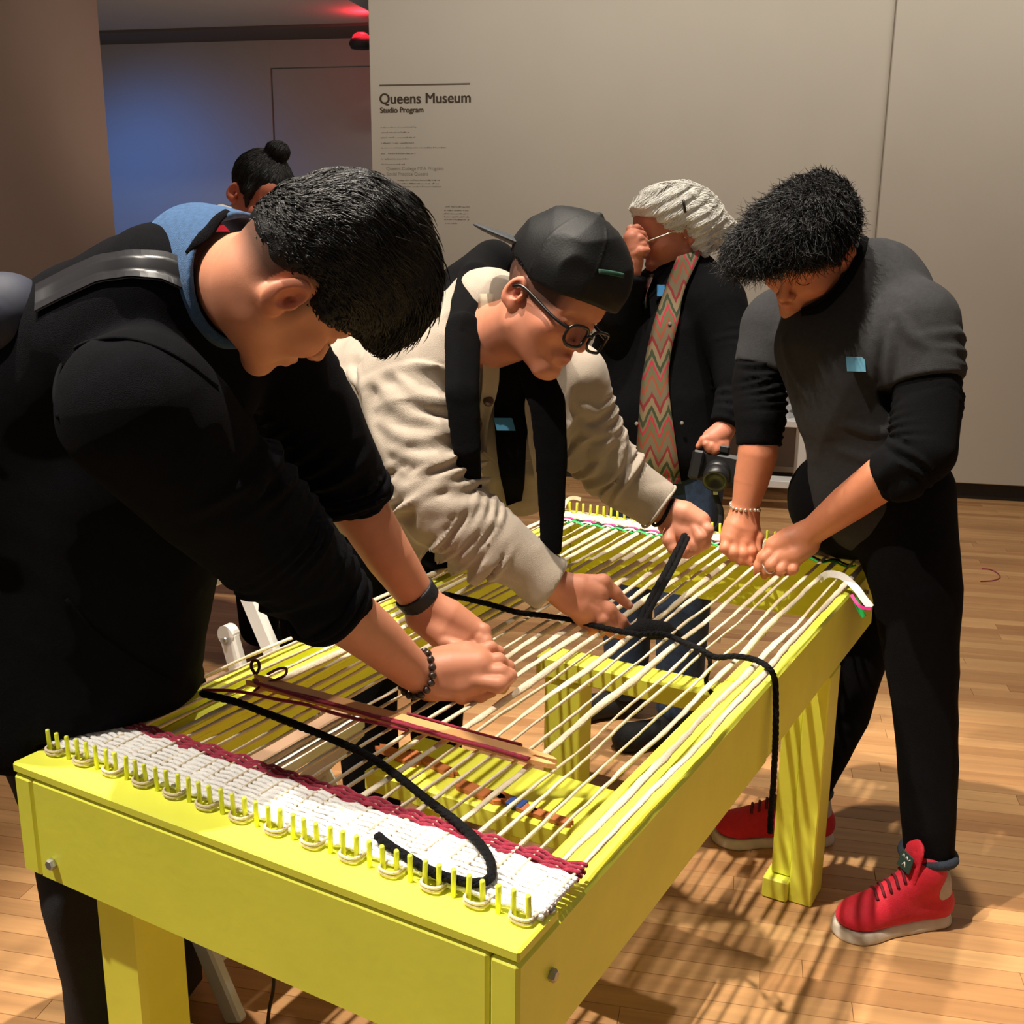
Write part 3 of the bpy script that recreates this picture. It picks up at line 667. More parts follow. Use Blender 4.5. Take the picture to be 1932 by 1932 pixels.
def mesh_sdf_(s, vox, lo=None, hi=None, pad=.012):
    lo = (s.lo if lo is None else np.asarray(lo))-pad; hi = (s.hi if hi is None else np.asarray(hi))+pad
    B = 4; nb = np.ceil((hi-lo)/(vox*B)).astype(int)+1; n = nb*B
    gi = np.stack(np.meshgrid(*[np.arange(k) for k in nb], indexing='ij'), -1).reshape(-1, 3)
    cen = lo+(gi*B+(B-1)/2)*vox
    dc = np.concatenate([s(c) for c in np.array_split(cen, max(1, len(cen)//400000))])
    act = np.abs(dc) < vox*B*.87*1.55+.004
    D = np.where(dc < 0, -1., 1.).astype(F32).reshape(nb).repeat(B, 0).repeat(B, 1).repeat(B, 2)
    ga = gi[act]; off = np.stack(np.meshgrid(*[np.arange(B)]*3, indexing='ij'), -1).reshape(-1, 3)
    idx = (ga[:, None, :]*B+off[None]).reshape(-1, 3)
    for ch in np.array_split(idx, max(1, len(idx)//300000)):
        D[ch[:, 0], ch[:, 1], ch[:, 2]] = s(lo+ch*vox)
    ins = D < 0
    c8 = [ins[a:n[0]-1+a, b:n[1]-1+b, c:n[2]-1+c] for a in (0, 1) for b in (0, 1) for c in (0, 1)]
    cnt = sum(x.astype(np.int8) for x in c8); cell = np.argwhere((cnt > 0) & (cnt < 8))
    vid = np.full(n-1, -1, np.int32); vid[tuple(cell.T)] = np.arange(len(cell))
    acc = np.zeros((len(cell), 3)); w = np.zeros(len(cell))
    C = [(a, b, c) for a in (0, 1) for b in (0, 1) for c in (0, 1)]
    vals = {q: D[cell[:, 0]+q[0], cell[:, 1]+q[1], cell[:, 2]+q[2]].astype(float) for q in C}
    for q in C:
        for ax in range(3):
            if q[ax]: continue
            r = list(q); r[ax] = 1; r = tuple(r); a, b = vals[q], vals[r]; m = (a < 0) != (b < 0)
            t = np.where(m, a/(a-b+1e-12), 0); p = np.array(q, float)[None].repeat(len(cell), 0); p[:, ax] += t
            acc += p*m[:, None]; w += m
    V = lo+(cell+acc/w[:, None])*vox
    Fs = []
    for ax in range(3):
        b_, c_ = (ax+1) % 3, (ax+2) % 3; sl0 = [slice(1, -1)]*3; sl0[ax] = slice(0, -1); sl1 = [slice(1, -1)]*3; sl1[ax] = slice(1, None)
        A, Bm = ins[tuple(sl0)], ins[tuple(sl1)]; e = np.argwhere(A != Bm); flip = A[tuple(e.T)]
        st = np.ones(3, int); st[ax] = 0; e = e+st
        def cellid(db, dc_):
            k = e.copy(); k[:, b_] -= db; k[:, c_] -= dc_; return vid[k[:, 0], k[:, 1], k[:, 2]]
        q = np.stack([cellid(1, 1), cellid(0, 1), cellid(0, 0), cellid(1, 0)], 1); q[~flip] = q[~flip][:, ::-1]; Fs.append(q)
    Fq = np.concatenate(Fs); return V, Fq[(Fq >= 0).all(1)]
def npmerge(L):
    V = []; F = []; n = 0
    for v, f in L: V.append(v); F.append(f+n); n += len(v)
    return np.concatenate(V), np.concatenate(F)
def hitN(s, XY, d0=.8, d1=4.):
    """points where photo pixels meet a surface (sphere tracing); NaN rows where they miss"""
    XY = np.asarray(XY, float); R = v_fwd+c_right*((XY[:, :1]-966)/FPX)-c_up*((XY[:, 1:]-966)/FPX); t = np.full(len(XY), float(d0)); live = np.ones(len(XY), bool)
    for _ in range(90):
        i = np.flatnonzero(live)
        if not len(i): break
        d = s(C0+R[i]*t[i, None]); done = d < .0006; t[i[~done]] += d[~done]*.8; live[i[done]] = False; live[i[t[i] > d1]] = False
    P = C0+R*t[:, None]; P[t > d1] = np.nan; return P
def hit(s, x, y, d0=.8, d1=4.):
    p = hitN(s, [(x, y)], d0, d1)[0]; return None if np.isnan(p[0]) else p
def onN(s, XY, lift, **k):
    P = hitN(s, XY, **k); ok = ~np.isnan(P[:, 0]); Q = P.copy(); Q[ok] = P[ok]+gradN(s, P[ok])*lift; return Q
def grad(s, p, e=.002):
    p = np.asarray(p); return nrm([float(s((p+e*X3[i])[None])[0]-s((p-e*X3[i])[None])[0]) for i in range(3)])
def gradN(s, P, e=.002):
    g = np.stack([s(P+e*X3[i])-s(P-e*X3[i]) for i in range(3)], 1); return g/(np.linalg.norm(g, axis=1, keepdims=True)+1e-9)

# ------------------------------------------------------------------ heads
def frame(fwd, up):
    f = nrm(fwd); u = np.asarray(up, float); u = nrm(u-f*(u@f)); return np.array([np.cross(f, u), f, u])   # rows: right, forward, up
class Head:
    def __init__(s, c, fwd, up, sc=1.):
        s.c = np.asarray(c, float); s.R = frame(fwd, up); s.s = sc
    def w(s, x, y, z): return s.c+s.s*(np.array([x, y, z])@s.R)
    def loc(s, P): return ((P-f4(s.c))@f4(s.R.T))/F32(s.s)
    def wrap(s, sd):
        ext = max(np.abs(sd.lo).max(), np.abs(sd.hi).max())*1.75*s.s
        cs = np.array([s.w(x, y, z) for x in (sd.lo[0], sd.hi[0]) for y in (sd.lo[1], sd.hi[1]) for z in (sd.lo[2], sd.hi[2])])
        return Prim(lambda P: sd(s.loc(P))*s.s, cs.min(0), cs.max(0))
def head_local(eye_open=.0, nose=1., fem=False, et=.34):
    h = S(); k = .02
    h.add(ell((0, -.012, .034), (.0745, .096, .084)), k)
    h.add(ell((0, .028, -.030), (.058, .060, .084)), .03)
    h.add(ell((0, .010, -.045), (.060, .055, .055)), .03)
    for sg in (-1, 1):
        h.add(cap((sg*.053, -.004, -.062), (sg*.016, .066, -.104), .016, .015), .022)
        h.add(ell((sg*.042, .056, -.028), (.024, .024, .022)), .022)
        h.add(cap((sg*.012, .083, .020), (sg*.045, .070, .017), .010, .009), .016)
    h.add(ell((0, .070, -.100), (.021, .019, .018)), .02)
    h.add(ell((0, .062, .050), (.055, .030, .035)), .03)
    for sg in (-1, 1): h.sub(ell((sg*.031, .097, .000), (.020, .016, .013)), .014)
    for sg in (-1, 1): h.add(ell((sg*.031, .0745, -.001), (.0145, .0125, .0115)), .004)
    h.add(cap((0, .086, .004), (0, .107*nose+.0, -.033), .0078, .0098), .012)
    for sg in (-1, 1): h.add(ell((sg*.0125, .096, -.038), (.0078, .010, .0075)), .006)
    h.add(ell((0, .080, -.066), (.026, .014, .016)), .014)
    for sg in (-1, 1):
        h.add(cap((sg*.021, .0835, -.0675), (sg*.004, .0945, -.0625), .0038, .0056), .005)
        h.add(cap((sg*.019, .0835, -.0695), (0, .0925, -.0735), .0038, .0066), .005)
    h.sub(cap((-.020, .090, -.0682), (.020, .090, -.0682), .0010, .0010), .0035) if 0 else None
    for sg in (-1, 1):
        Re = [nrm((1, et*sg, 0)), nrm((-et*sg, 1, -.25)), nrm((0, .25, 1))]
        h.add(ell((sg*.0775, -.024, -.010), (.0080, .0190, .031), Re), .005)
        h.add(ell((sg*.073, -.016, -.034), (.007, .010, .011), Re), .006)
        h.sub(ell((sg*.0880, -.020, -.008), (.0120, .0130, .021), Re), .003); h.sub(ell((sg*.0790, -.015, -.013), (.0100, .0065, .0085), Re), .003)
        h.add(ell((sg*.0765, -.006, -.014), (.005, .004, .008), Re), .004)
    return h
M_skin = mat('skin', (224, 160, 128), .52, .05, 60, .08, 900, spec=.4, sss=.12, attr='Col')
def skin_cols(V, base_c, head=None, fn=None, nails=()):
    c = np.array(lin(base_c))[None].repeat(len(V), 0)
    for t in nails:
        m = np.clip(2.2-2.0*np.linalg.norm(V-(np.asarray(t)-v_fwd*.006+c_up*.003), axis=1)/.0062, 0, 1)[:, None]*.75; c = c*(1-m)+m*np.array(lin((232, 186, 168)))
    n1 = sinnoise(45, 3, 8); c *= (1+.07*n1(V))[:, None]
    if head is not None:
        L = head.loc(V); inh = (L[:, 2] > -.14) & (np.abs(L[:, 0]) < .12) & (np.abs(L[:, 1]) < .14)
        lip = np.clip(1.25-np.sqrt((L[:, 0]/.021)**2+((L[:, 2]+.068)/.0095)**2+((L[:, 1]-.092)/.016)**2), 0, 1)*inh
        c = c*(1-.55*lip[:, None])+.55*lip[:, None]*np.array(lin((172, 84, 76)))
        ck = np.exp(-(((np.abs(L[:, 0])-.045)/.022)**2+((L[:, 1]-.06)/.03)**2+((L[:, 2]+.03)/.02)**2))*inh
        c *= 1+ck[:, None]*np.array([.06, -.10, -.10])
        er = np.exp(-(((np.abs(L[:, 0])-.08)/.016)**2+((L[:, 1]+.022)/.022)**2+((L[:, 2]+.01)/.034)**2))*inh
        c *= 1+er[:, None]*np.array([.05, -.16, -.16])
        if fn is not None: c = fn(c, L, inh)
    return np.clip(c, .002, 1)
def eye_bits(H, parent, mat_, brow=True, w=.9):
    for sg in (-1, 1):
        c = np.array([sg*.031, .0745, -.001])
        pts = [H.w(*(c+np.array([sg*.0145*math.cos(t)*1.0, .0125*math.sqrt(max(0, 1-.9*math.cos(t)**2))*.99+.0006, -.0045-.0025*math.sin(t)]))) for t in np.linspace(.15, math.pi-.15, 9)]
        mk('eyelash', *tube(pts, [.0003*H.s]+[.0008*H.s]*7+[.0003*H.s], 5), mat_, parent)
        P = [(sg*.012, .0925, .0165), (sg*.022, .0915, .0205), (sg*.034, .0855, .0225), (sg*.048, .0745, .0185)]
        c = catmull([H.w(*p) for p in P], 5)
        mk('eyebrow', *tube(c, np.interp(np.linspace(0, 1, len(c)), [0, .3, .7, 1], [.0022, .0036, .0030, .0008])*H.s*w, 6, flat=(H.R[1], .5)), mat_, parent)
def ridges(s_, lines, r=.011, dep=.005, k=.013, d0=1.2, d1=3.6):
    """soft cloth folds laid along lines on a garment"""
    add = []
    for ln in lines:
        P = hitN(s_, ln, d0, d1)
        if not np.isnan(P).any():
            P = catmull([p+v_fwd*dep for p in P], 3); add.append(chain(P, r*np.sin(np.linspace(.5, math.pi-.5, len(P)))))
    for c in add: s_.add(c, k)
# ------------------------------------------------------------------ hair strands
def strands(roots, dirs, length, width, seg=4, droop=np.array([0, 0, -1.]), dr=.2, jit=.25, curl=0., rng=None, sdf=None, keep=.001, tan_=.85, pull=.004):
    """tapered three-sided hair locks growing from roots"""
    r = rng or np.random.default_rng(1); n = len(roots); Ln = np.broadcast_to(length, (n,))*r.uniform(.6, 1.25, n)
    D = dirs+jit*r.normal(size=(n, 3)); D /= np.linalg.norm(D, axis=1, keepdims=True)
    P = [roots]; d = D.copy(); a0 = r.normal(size=(n, 3)); a0 /= np.linalg.norm(a0, axis=1, keepdims=True)
    for k in range(seg):
        d = d+dr*droop/seg+curl*np.cross(a0, d)/seg; d /= np.linalg.norm(d, axis=1, keepdims=True); q = P[-1]+d*(Ln/seg)[:, None]
        if sdf is not None:
            e = sdf(q); g = gradN(sdf, q, .003); q = q+np.clip(keep-e, -pull, .02)[:, None]*g; d = d-tan_*(d*g).sum(1)[:, None]*g
        P.append(q)
    P = np.stack(P, 1); T_ = np.gradient(P, axis=1); T_ /= np.linalg.norm(T_, axis=2, keepdims=True)+1e-9
    a = np.cross(T_, a0[:, None]); a /= np.linalg.norm(a, axis=2, keepdims=True)+1e-9; b = np.cross(T_, a)
    W = np.broadcast_to(width, (n,))[:, None]*np.array([.9, 1., .85, .6, .15] if seg == 4 else np.linspace(1, .15, seg+1))[None]
    V = np.stack([P+W[..., None]*(a*math.cos(t)+b*math.sin(t)) for t in (0, 2.1, 4.2)], 2)    # n, seg+1, 3, xyz
    i0 = (np.arange(n)[:, None, None]*(seg+1)+np.arange(seg)[None, :, None])*3+np.arange(3)[None, None]; i1 = np.roll(i0, -1, 2)
    Fq = np.stack([i0, i1, i1+3, i0+3], -1).reshape(-1, 4); return V.reshape(-1, 3), Fq
def scatter(V, F, n, rng, mask=None):
    a, b, c = V[F[:, 0]], V[F[:, 1]], V[F[:, 2]]; ar = np.linalg.norm(np.cross(b-a, c-a), axis=1)
    if mask is not None: ar = ar*mask((a+c)/2)
    i = rng.choice(len(F), n, p=ar/ar.sum()); u, v = rng.random((2, n)); return a[i]+u[:, None]*(b[i]-a[i])+v[:, None]*(V[F[i, 3]]-a[i])*1.0
def hair_mat(name, col, rough=.38, var=.25): return mat(name, col, rough, var, 240, .5, 600, spec=.35)
M_hair = hair_mat('black_hair', (20, 19, 19)); M_hairw = hair_mat('white_hair', (250, 248, 240), .5, .08)
def person(label, base_pt): return thing('person', label, 'person', tuple(base_pt))
# ------------------------------------------------------------------ hands: chains of joints given in photo pixels and depth
def hand_sdf(H_, palm, fingers, k=.0038):
    """palm = list of (points, radii); fingers = list of (points, radii)"""
    for pts, rad in palm: H_.add(chain(pts, np.array(rad)*.96), .010)
    for pts, rad in fingers:
        f = S(); f.add(chain(pts, np.array(rad)*.93), .002)
        for j in range(1, len(pts)-1): f.add(Prim((lambda c_, r_: (lambda P: ln_(P-f4(c_))-r_))(pts[j], rad[j]*1.0), np.asarray(pts[j])-rad[j], np.asarray(pts[j])+rad[j]), .006)
        H_.add(f.prim(), k)
    return H_
# ================================================================== person in the navy jacket (near side)
SK1 = (200, 134, 104)
p1 = person('person in a dark navy jacket with denim collar bending over the stick shuttle', (-.82, 1.70, 0))
M_navy = mat('navy_wool', (10, 10, 15), .95, .25, 40, .6, 900, spec=.12)
M_navy2 = mat('charcoal_trousers', (24, 25, 30), .9, .2, 50, .4, 500)
M_denim = mat('denim_shirt', (46, 88, 134), .8, .25, 160, .6, 900, sheen=.2)
M_band = mat('black_rubber_band', (18, 22, 30), .6)
J = lambda *a: px(*a)
jk = S()
jk.add(chain([J(325, 560, 1.52), J(195, 655, 1.58), J(60, 810, 1.68), J(50, 1050, 1.78), J(95, 1290, 1.84)], [.100, .128, .158, .192, .222]), .03)
jk.add(ell(J(120, 1330, 1.85), (.245, .19, .11), [c_right, v_fwd, c_up]), .06)
jk.add(chain([J(430, 560, 1.60), J(330, 700, 1.62), J(230, 900, 1.68), J(210, 1200, 1.78)], [.085, .13, .16, .15]), .04)
arm = S(); arm.add(chain([J(265, 775, 1.43), J(400, 915, 1.51), J(545, 1055, 1.61), J(635, 1150, 1.675)], [.104, .096, .079, .060],
    folds=[(.012, .085, .10, .50, 2.2, .4), (.008, .045, .24, .52, 1.6, 2.2)]), .02)
jk.add(arm.prim(), .035)
arm2 = S(); arm2.add(chain([J(505, 640, 1.70), J(590, 790, 1.78), J(645, 890, 1.83), J(668, 947, 1.86)], [.080, .076, .070, .064],
    folds=[(.012, .055, .06, .4, 1.8, 1.4)]), .02)
jk.add(arm2.prim(), .03)
cu0, cun0 = J(640, 1157, 1.68), nrm(J(640, 1157, 1.68)-J(590, 1105, 1.64)); cu1, cun1 = J(668, 952, 1.862), nrm(J(668, 955, 1.862)-J(648, 900, 1.835))
jk.sub(beyond(cu0, cun0, .15), .008); jk.sub(beyond(cu1, cun1, .15), .008); jk.sub(beyond(px(388, 492, 1.46), cdir(.83, -.55, .05), .19), .006); jk.cut(plane((0, 0, .70), (0, 0, -1)), .01); jk.sub(CLEAR, .01)
jk.disp(creases(.012, 16, 21)); jk.disp(creases(.004, 42, 33))
def box_clip(V, F, keepf):
    m = keepf(V); return V, F[m[F].all(1)]
V, F = mesh_sdf(jk, .006); n0 = cun1
mk('jacket', V, F, M_navy, p1)
# cuffs rolled at the sleeve ends
def ring(c, axis, r, th, n=28, e=1., seed=0, ax=None):
    axis = nrm(axis); a = nrm(np.cross(axis, [.2, .1, 1.])) if ax is None else nrm(ax-axis*(np.dot(ax, axis))); b = np.cross(axis, a); rr = np.random.default_rng(seed)
    f1, f2, f3 = rr.uniform(0, 6.3, 3)
    return [np.asarray(c)+r*(a*math.cos(t)*(1+.04*math.sin(2*t+f1))+b*e*math.sin(t)*(1+.04*math.sin(3*t+f2)))+axis*.004*math.sin(2*t+f3) for t in np.linspace(0, 2*math.pi, n, endpoint=False)]
g = [tube(ring(J(632, 1148, 1.672), J(640, 1157, 1.68)-J(590, 1105, 1.64), .058, 0, seed=3), .011, 8, closed=True), tube(ring(J(618, 1134, 1.662), J(640, 1157, 1.68)-J(590, 1105, 1.64), .062, 0, seed=4), .011, 8, closed=True),
     tube(ring(J(664, 940, 1.855), n0, .061, 0, seed=5), .010, 8, closed=True), tube(ring(J(658, 922, 1.845), n0, .064, 0, seed=6), .010, 8, closed=True)]
mk('rolled_cuff', *merge(g[:2]), M_navy, p1); mk('rolled_cuff', *merge(g[2:]), M_navy, p1)
# armhole seam
sm = [hit(jk, x, y) for x, y in ((110, 790), (103, 740), (115, 690), (145, 655), (190, 640), (250, 640), (310, 660), (360, 690), (410, 730))]
sm = [p for p in sm if p is not None]
mk('seam', *tube(catmull(sm, 6), .0028, 6), M_navy, p1)
pk = [hit(jk, x, y) for x, y in ((125, 1130), (170, 1180), (225, 1225), (280, 1262), (318, 1285))]; pk = [p for p in pk if p is not None]
mk('pocket_edge', *tube(catmull(pk, 6), .0035, 6), M_navy, p1)
# trousers and shoes
tr = S()
l1 = px(200, 1990, 1.90)*[1, 1, 0]; l2 = px(235, 1940, 2.0)*[1, 1, 0]
tr.add(chain([J(150, 1390, 1.86), J(165, 1520, 1.83), J(178, 1690, 1.80), J(196, 1830, 1.84), l1+[0, 0, .08]], [.125, .098, .080, .066, .060]), .03)
tr.add(chain([J(150, 1390, 1.92), J(180, 1540, 1.93), J(225, 1700, 1.93), J(232, 1830, 1.95), l2+[0, 0, .08]], [.13, .095, .078, .064, .060]), .03)
tr.sub(CLEAR, .01); tr.disp(creases(.006, 26, 5)); mk('trousers', *mesh_sdf(tr, .009), M_navy2, p1)
def plain_shoe(name, heel, toe, m, parent, w=.048):
    heel, toe = np.asarray(heel, float), np.asarray(toe, float); d = nrm(toe-heel); L_ = np.linalg.norm(toe-heel); sd = np.cross(wz, d); q = S()
    K = lambda a, b, c: heel+d*a*L_+sd*b+wz*c
    q.add(cap(K(.14, 0, .045), K(.80, 0, .035), w*.82, w*.9), .02); q.add(cap(K(.12, 0, .06), K(.3, 0, .10), w*.75, w*.8), .03); q.add(ell(K(.80, 0, .03), (.05, w*1.0, .035), [d, sd, wz]), .02)
    q.cut(plane(K(0, 0, .0), -wz), .004); return mk(name, *mesh_sdf(q, .006), m, parent)
plain_shoe('shoe', l1+[-.08, .03, 0], l1+[.17, -.08, 0], M_blk, p1); plain_shoe('shoe', l2+[-.08, .03, 0], l2+[.17, -.06, 0], M_blk, p1)
# denim collar
na, nb = J(380, 522, 1.54), J(462, 530, 1.485); nax = nrm(nb-na)
cl = S(); cl.add(cap(na, nb, .100, .090), .01); cl.sub(cap(na-nax*.1, nb+nax*.1, .088, .078), .003); cl.cut(plane(nb, nax), .003); cl.cut(plane(na-nax*.012, -nax), .003)
cl.disp(creases(.004, 40, 9)); mk('shirt_collar', *mesh_sdf(cl, .003), M_denim, p1)
q = [hit(cl, x, y, .9, 2.) for x, y in ((352, 478), (372, 458), (394, 436), (412, 412), (430, 398))]; q = [a for a in q if a is not None]
if len(q) > 2: mk('collar_stripe', *tube(catmull(q, 5), np.interp(np.linspace(0, 1, 5*(len(q)-1)+1), [0, .4, 1], [.003, .0085, .005]), 8, flat=(-v_fwd, .35)), M_navy, p1)  # dark stripe running diagonally over the collar
# zip pull at the throat
mk('zip_pull', *obox(px(440, 618, 1.44), nrm(cdir(-.55, .83, 0)), nrm(cdir(.83, .55, 0)), -v_fwd, (-.013, -.0035, -.002), (.013, .0035, .002), .001), mat('brass', (214, 160, 60), .3, metal=.9), p1, smooth=False)
# head, neck, forearms and hands in one skin
H1 = Head(px(560, 528, 1.42), cdir(.40, .66, .63), cdir(.84, -.53, -.10), .99)
hd = S(); hd.add(H1.wrap(head_local(et=-.30)), .02); hd.add(chain([J(380, 540, 1.54), J(455, 535, 1.49), H1.w(0, -.022, -.045)], [.074, .068, .060]), .03)
def stub1(c, L, inh):
    hm = np.clip((L[:, 2]+.045+.25*np.clip(L[:, 1]+.0, 0, 1)-.0)/.03, 0, 1)*np.clip((.02-L[:, 1])/.02, 0, 1)*inh*(np.abs(L[:, 0]) < .0772)*(1-np.exp(-(((np.abs(L[:, 0])-.082)/.012)**2+((L[:, 1]+.024)/.026)**2+((L[:, 2]+.01)/.038)**2)))*((L[:, 1] < -.046) | (L[:, 2] > .022) | (L[:, 1] > -.002))
    return c*(1-.80*hm[:, None])+.80*hm[:, None]*np.array(lin((34, 34, 33)))
Vh, Fh = mesh_sdf(hd, .0021); ch_ = skin_cols(Vh, SK1, H1, stub1)
fa = S()
# right forearm and hand
fa.add(chain([J(560, 1070, 1.60), J(640, 1150, 1.67), J(710, 1205, 1.725), J(775, 1262, 1.775), J(812, 1285, 1.80)], [.047, .0475, .041, .0325, .0300]), .02)
hand_sdf(fa, [([J(800, 1268, 1.80), J(850, 1262, 1.805), J(900, 1258, 1.81)], [.030, .034, .030]), ([J(812, 1292, 1.80), J(868, 1292, 1.80), J(900, 1285, 1.80)], [.026, .027, .022]),
              ([J(830, 1245, 1.83), J(880, 1235, 1.83), J(905, 1240, 1.83)], [.024, .024, .020])],
         [([J(895, 1285, 1.79), J(940, 1292, 1.785), J(955, 1278, 1.80), J(945, 1298, 1.83)], [.0145, .0135, .0115, .0095]),
          ([J(898, 1266, 1.80), J(945, 1268, 1.80), J(962, 1275, 1.815), J(948, 1300, 1.84)], [.0145, .0130, .0115, .0095]),
          ([J(900, 1246, 1.815), J(940, 1246, 1.82), J(958, 1258, 1.835), J(945, 1285, 1.85)], [.0135, .0125, .0110, .0090]),
          ([J(895, 1230, 1.83), J(925, 1222, 1.84), J(940, 1230, 1.85), J(938, 1255, 1.86)], [.0120, .0110, .0100, .0085]),
          ([J(830, 1300, 1.795), J(872, 1312, 1.80), J(905, 1312, 1.81), J(928, 1306, 1.825)], [.0165, .0140, .0120, .0095])])
# left forearm and hand
fa.add(chain([J(640, 890, 1.83), J(680, 960, 1.865), J(735, 1050, 1.90), J(785, 1122, 1.94), J(805, 1145, 1.95)], [.046, .0465, .0415, .0335, .031]), .02)
hand_sdf(fa, [([J(800, 1140, 1.95), J(845, 1165, 1.955), J(885, 1190, 1.96)], [.031, .035, .030]), ([J(790, 1165, 1.945), J(830, 1195, 1.94), J(868, 1210, 1.945)], [.025, .027, .022])],
         [([J(880, 1175, 1.96), J(912, 1190, 1.95), J(918, 1212, 1.94), J(905, 1235, 1.93)], [.0140, .0130, .0115, .010]),
          ([J(880, 1190, 1.955), J(905, 1205, 1.945), J(912, 1226, 1.935), J(900, 1250, 1.925)], [.0140, .0130, .0115, .010]),
          ([J(870, 1205, 1.95), J(892, 1220, 1.94), J(900, 1238, 1.93), J(890, 1258, 1.92)], [.0130, .0120, .0110, .009]),
          ([J(850, 1212, 1.945), J(872, 1230, 1.935), J(885, 1246, 1.925)], [.0120, .0110, .0090]),
          ([J(810, 1190, 1.935), J(838, 1212, 1.925), J(868, 1222, 1.915), J(892, 1232, 1.91)], [.0155, .0135, .0115, .0095])])
Va, Fa = mesh_sdf(fa, .0023)
core = S(); core.add(chain([J(440, 560, 1.53), J(250, 700, 1.58), J(90, 1000, 1.72), J(110, 1300, 1.84)], [.05, .08, .10, .10]), .03); core.add(chain([J(330, 640, 1.54), J(265, 775, 1.44), J(400, 915, 1.51), J(560, 1070, 1.60)], [.05, .05, .045, .04]), .03); core.add(chain([J(420, 600, 1.56), J(505, 640, 1.70), J(590, 790, 1.78), J(650, 905, 1.835)], [.05, .045, .045, .04]), .03)
Vc, Fc = mesh_sdf(core, .012)
V, F = npmerge([(Vh, Fh), (Va, Fa), (Vc, Fc)]); cols = np.concatenate([ch_, skin_cols(Va, SK1), skin_cols(Vc, SK1)])
mk('body', V, F, M_skin, p1, cols=cols)
eye_bits(H1, p1, M_hair)
# hair: faded sides, long top swept forward
hr = S()
hr.add(ell((0, -.010, .038), (.080, .101, .087)), .02)
hr.add(ell((0, .010, .088), (.084, .108, .097)), .03)
hr.add(ell((.010, .070, .100), (.066, .056, .062)), .03)
hr.add(cap((.018, .090, .090), (.030, .120, .052), .038, .014), .03); hr.add(cap((-.025, .090, .085), (-.030, .115, .055), .030, .012), .03)
hr.add(cap((.0735, .030, .030), (.0735, .030, -.012), .014, .007), .012); hr.add(cap((-.0735, .022, .030), (-.072, .020, -.012), .012, .007), .012)
hr.cut(plane((0, .050, .012), (0, .22, -1.0)), .012); hr.cut(plane((0, -.06, -.012), (0, .0, -1)), .01)
for sg in (-1, 1): hr.sub(ell((sg*.080, -.020, -.008), (.020, .027, .040)), .008)
hr.disp(lambda P: .0035*sinnoise(90, 4)(P)+.002*sinnoise(220, 8)(P))
HR = S(); HR.add(H1.wrap(hr)); V, F = mesh_sdf(HR, .003)
rg = np.random.default_rng(2)
def top_mask(P): L = H1.loc(P); return np.clip((L[:, 2]-.0)/.06, .05, 1)
R0 = scatter(V, F, 11000, rg, top_mask); N0 = gradN(HR, R0); L0 = H1.loc(R0)
swirl = np.stack([.35*np.sin(L0[:, 1]*45+L0[:, 2]*30), .9+0*L0[:, 0], .25-1.3*np.clip(L0[:, 1], -.02, .12)*7], 1)@H1.R
ln = np.interp(L0[:, 2], [-.02, .03, .08, .13], [.005, .010, .034, .046])
sv, sf = strands(R0-.003*N0, .22*N0+.9*swirl/np.linalg.norm(swirl, axis=1, keepdims=True), ln, .0012, 4, np.array([.0, 0, -1.]), .2, .14, .4, rg, HR, .002, .55, .002)
V, F = npmerge([(V, F), (sv, sf)]); mk('hair', V, F, M_hair, p1)
# wristband and bead bracelet
wc = J(788, 1126, 1.942); wa = nrm(J(805, 1145, 1.95)-J(760, 1090, 1.92))
bnd = S(); bnd.add(cap(wc-wa*.013, wc+wa*.013, .0385, .0365), .004); bnd.sub(cap(wc-wa*.05, wc+wa*.05, .034, .032), .002); bnd.cut(plane(wc+wa*.014, wa), .002); bnd.cut(plane(wc-wa*.014, -wa), .002)
mk('wristband', *mesh_sdf(bnd, .003), M_band, p1)
M_bead = mat('dark_beads', (58, 44, 38), .25, .3, 80); bc = J(788, 1272, 1.785); ba = nrm(J(812, 1285, 1.80)-J(740, 1230, 1.75))
ba = nrm(ba*.9+c_up*.25); g = []
for pnt in ring(bc, ba, .0375, 0, 18, 1., 1): g.append(lathe([(0, -.0062), (.0042, -.005), (.0064, 0), (.0042, .005), (0, .0062)], pnt, ba, 8))
mk('bead_bracelet', *merge(g), M_bead, p1)
# shoulder bag with satin strap
bag = thing('sling_bag', 'grey blue sling bag with black satin strap across the back of the navy jacket', 'bag', tuple(px(20, 620, 1.5)))
jb = jk
def on(s, x, y, lift=.004, **k):
    p = hit(s, x, y, **k)
    return None if p is None else p+grad(s, p)*lift
def band_on(s, top, bot, lift=.005):
    V = []; F = []; rows = []
    A = onN(s, np.array([np.asarray(a)*(1-t)+np.asarray(b)*t for a, b in zip(top, bot) for t in np.linspace(0, 1, 4)]), lift).reshape(-1, 4, 3)
    rows = [list(r) for r in A if not np.isnan(r).any()]
    for r in rows: V += r
    for r in rows: V += [q-np.array([0, 0, .003]) for q in r]
    n = len(rows)
    for i in range(n-1):
        for k in range(3): F.append((i*4+k, i*4+k+1, i*4+5+k, i*4+4+k)); o_ = n*4; F.append((o_+i*4+4+k, o_+i*4+5+k, o_+i*4+k+1, o_+i*4+k))
        for k in (0, 3): F.append((i*4+k, i*4+4+k, n*4+i*4+4+k, n*4+i*4+k))
    return np.array(V), F
def interp2(L, n): L = np.array(L, float); t = np.linspace(0, 1, len(L)); u = np.linspace(0, 1, n); return np.c_[np.interp(u, t, L[:, 0]), np.interp(u, t, L[:, 1])]
V, F = band_on(jk, interp2([(72, 542), (130, 512), (190, 485), (250, 475), (310, 478), (345, 490)], 22), interp2([(70, 590), (130, 560), (190, 532), (250, 522), (305, 527), (345, 545)], 22), .006)
mk('strap', V, F, mat('black_satin', (30, 30, 34), .34, spec=.5), bag)
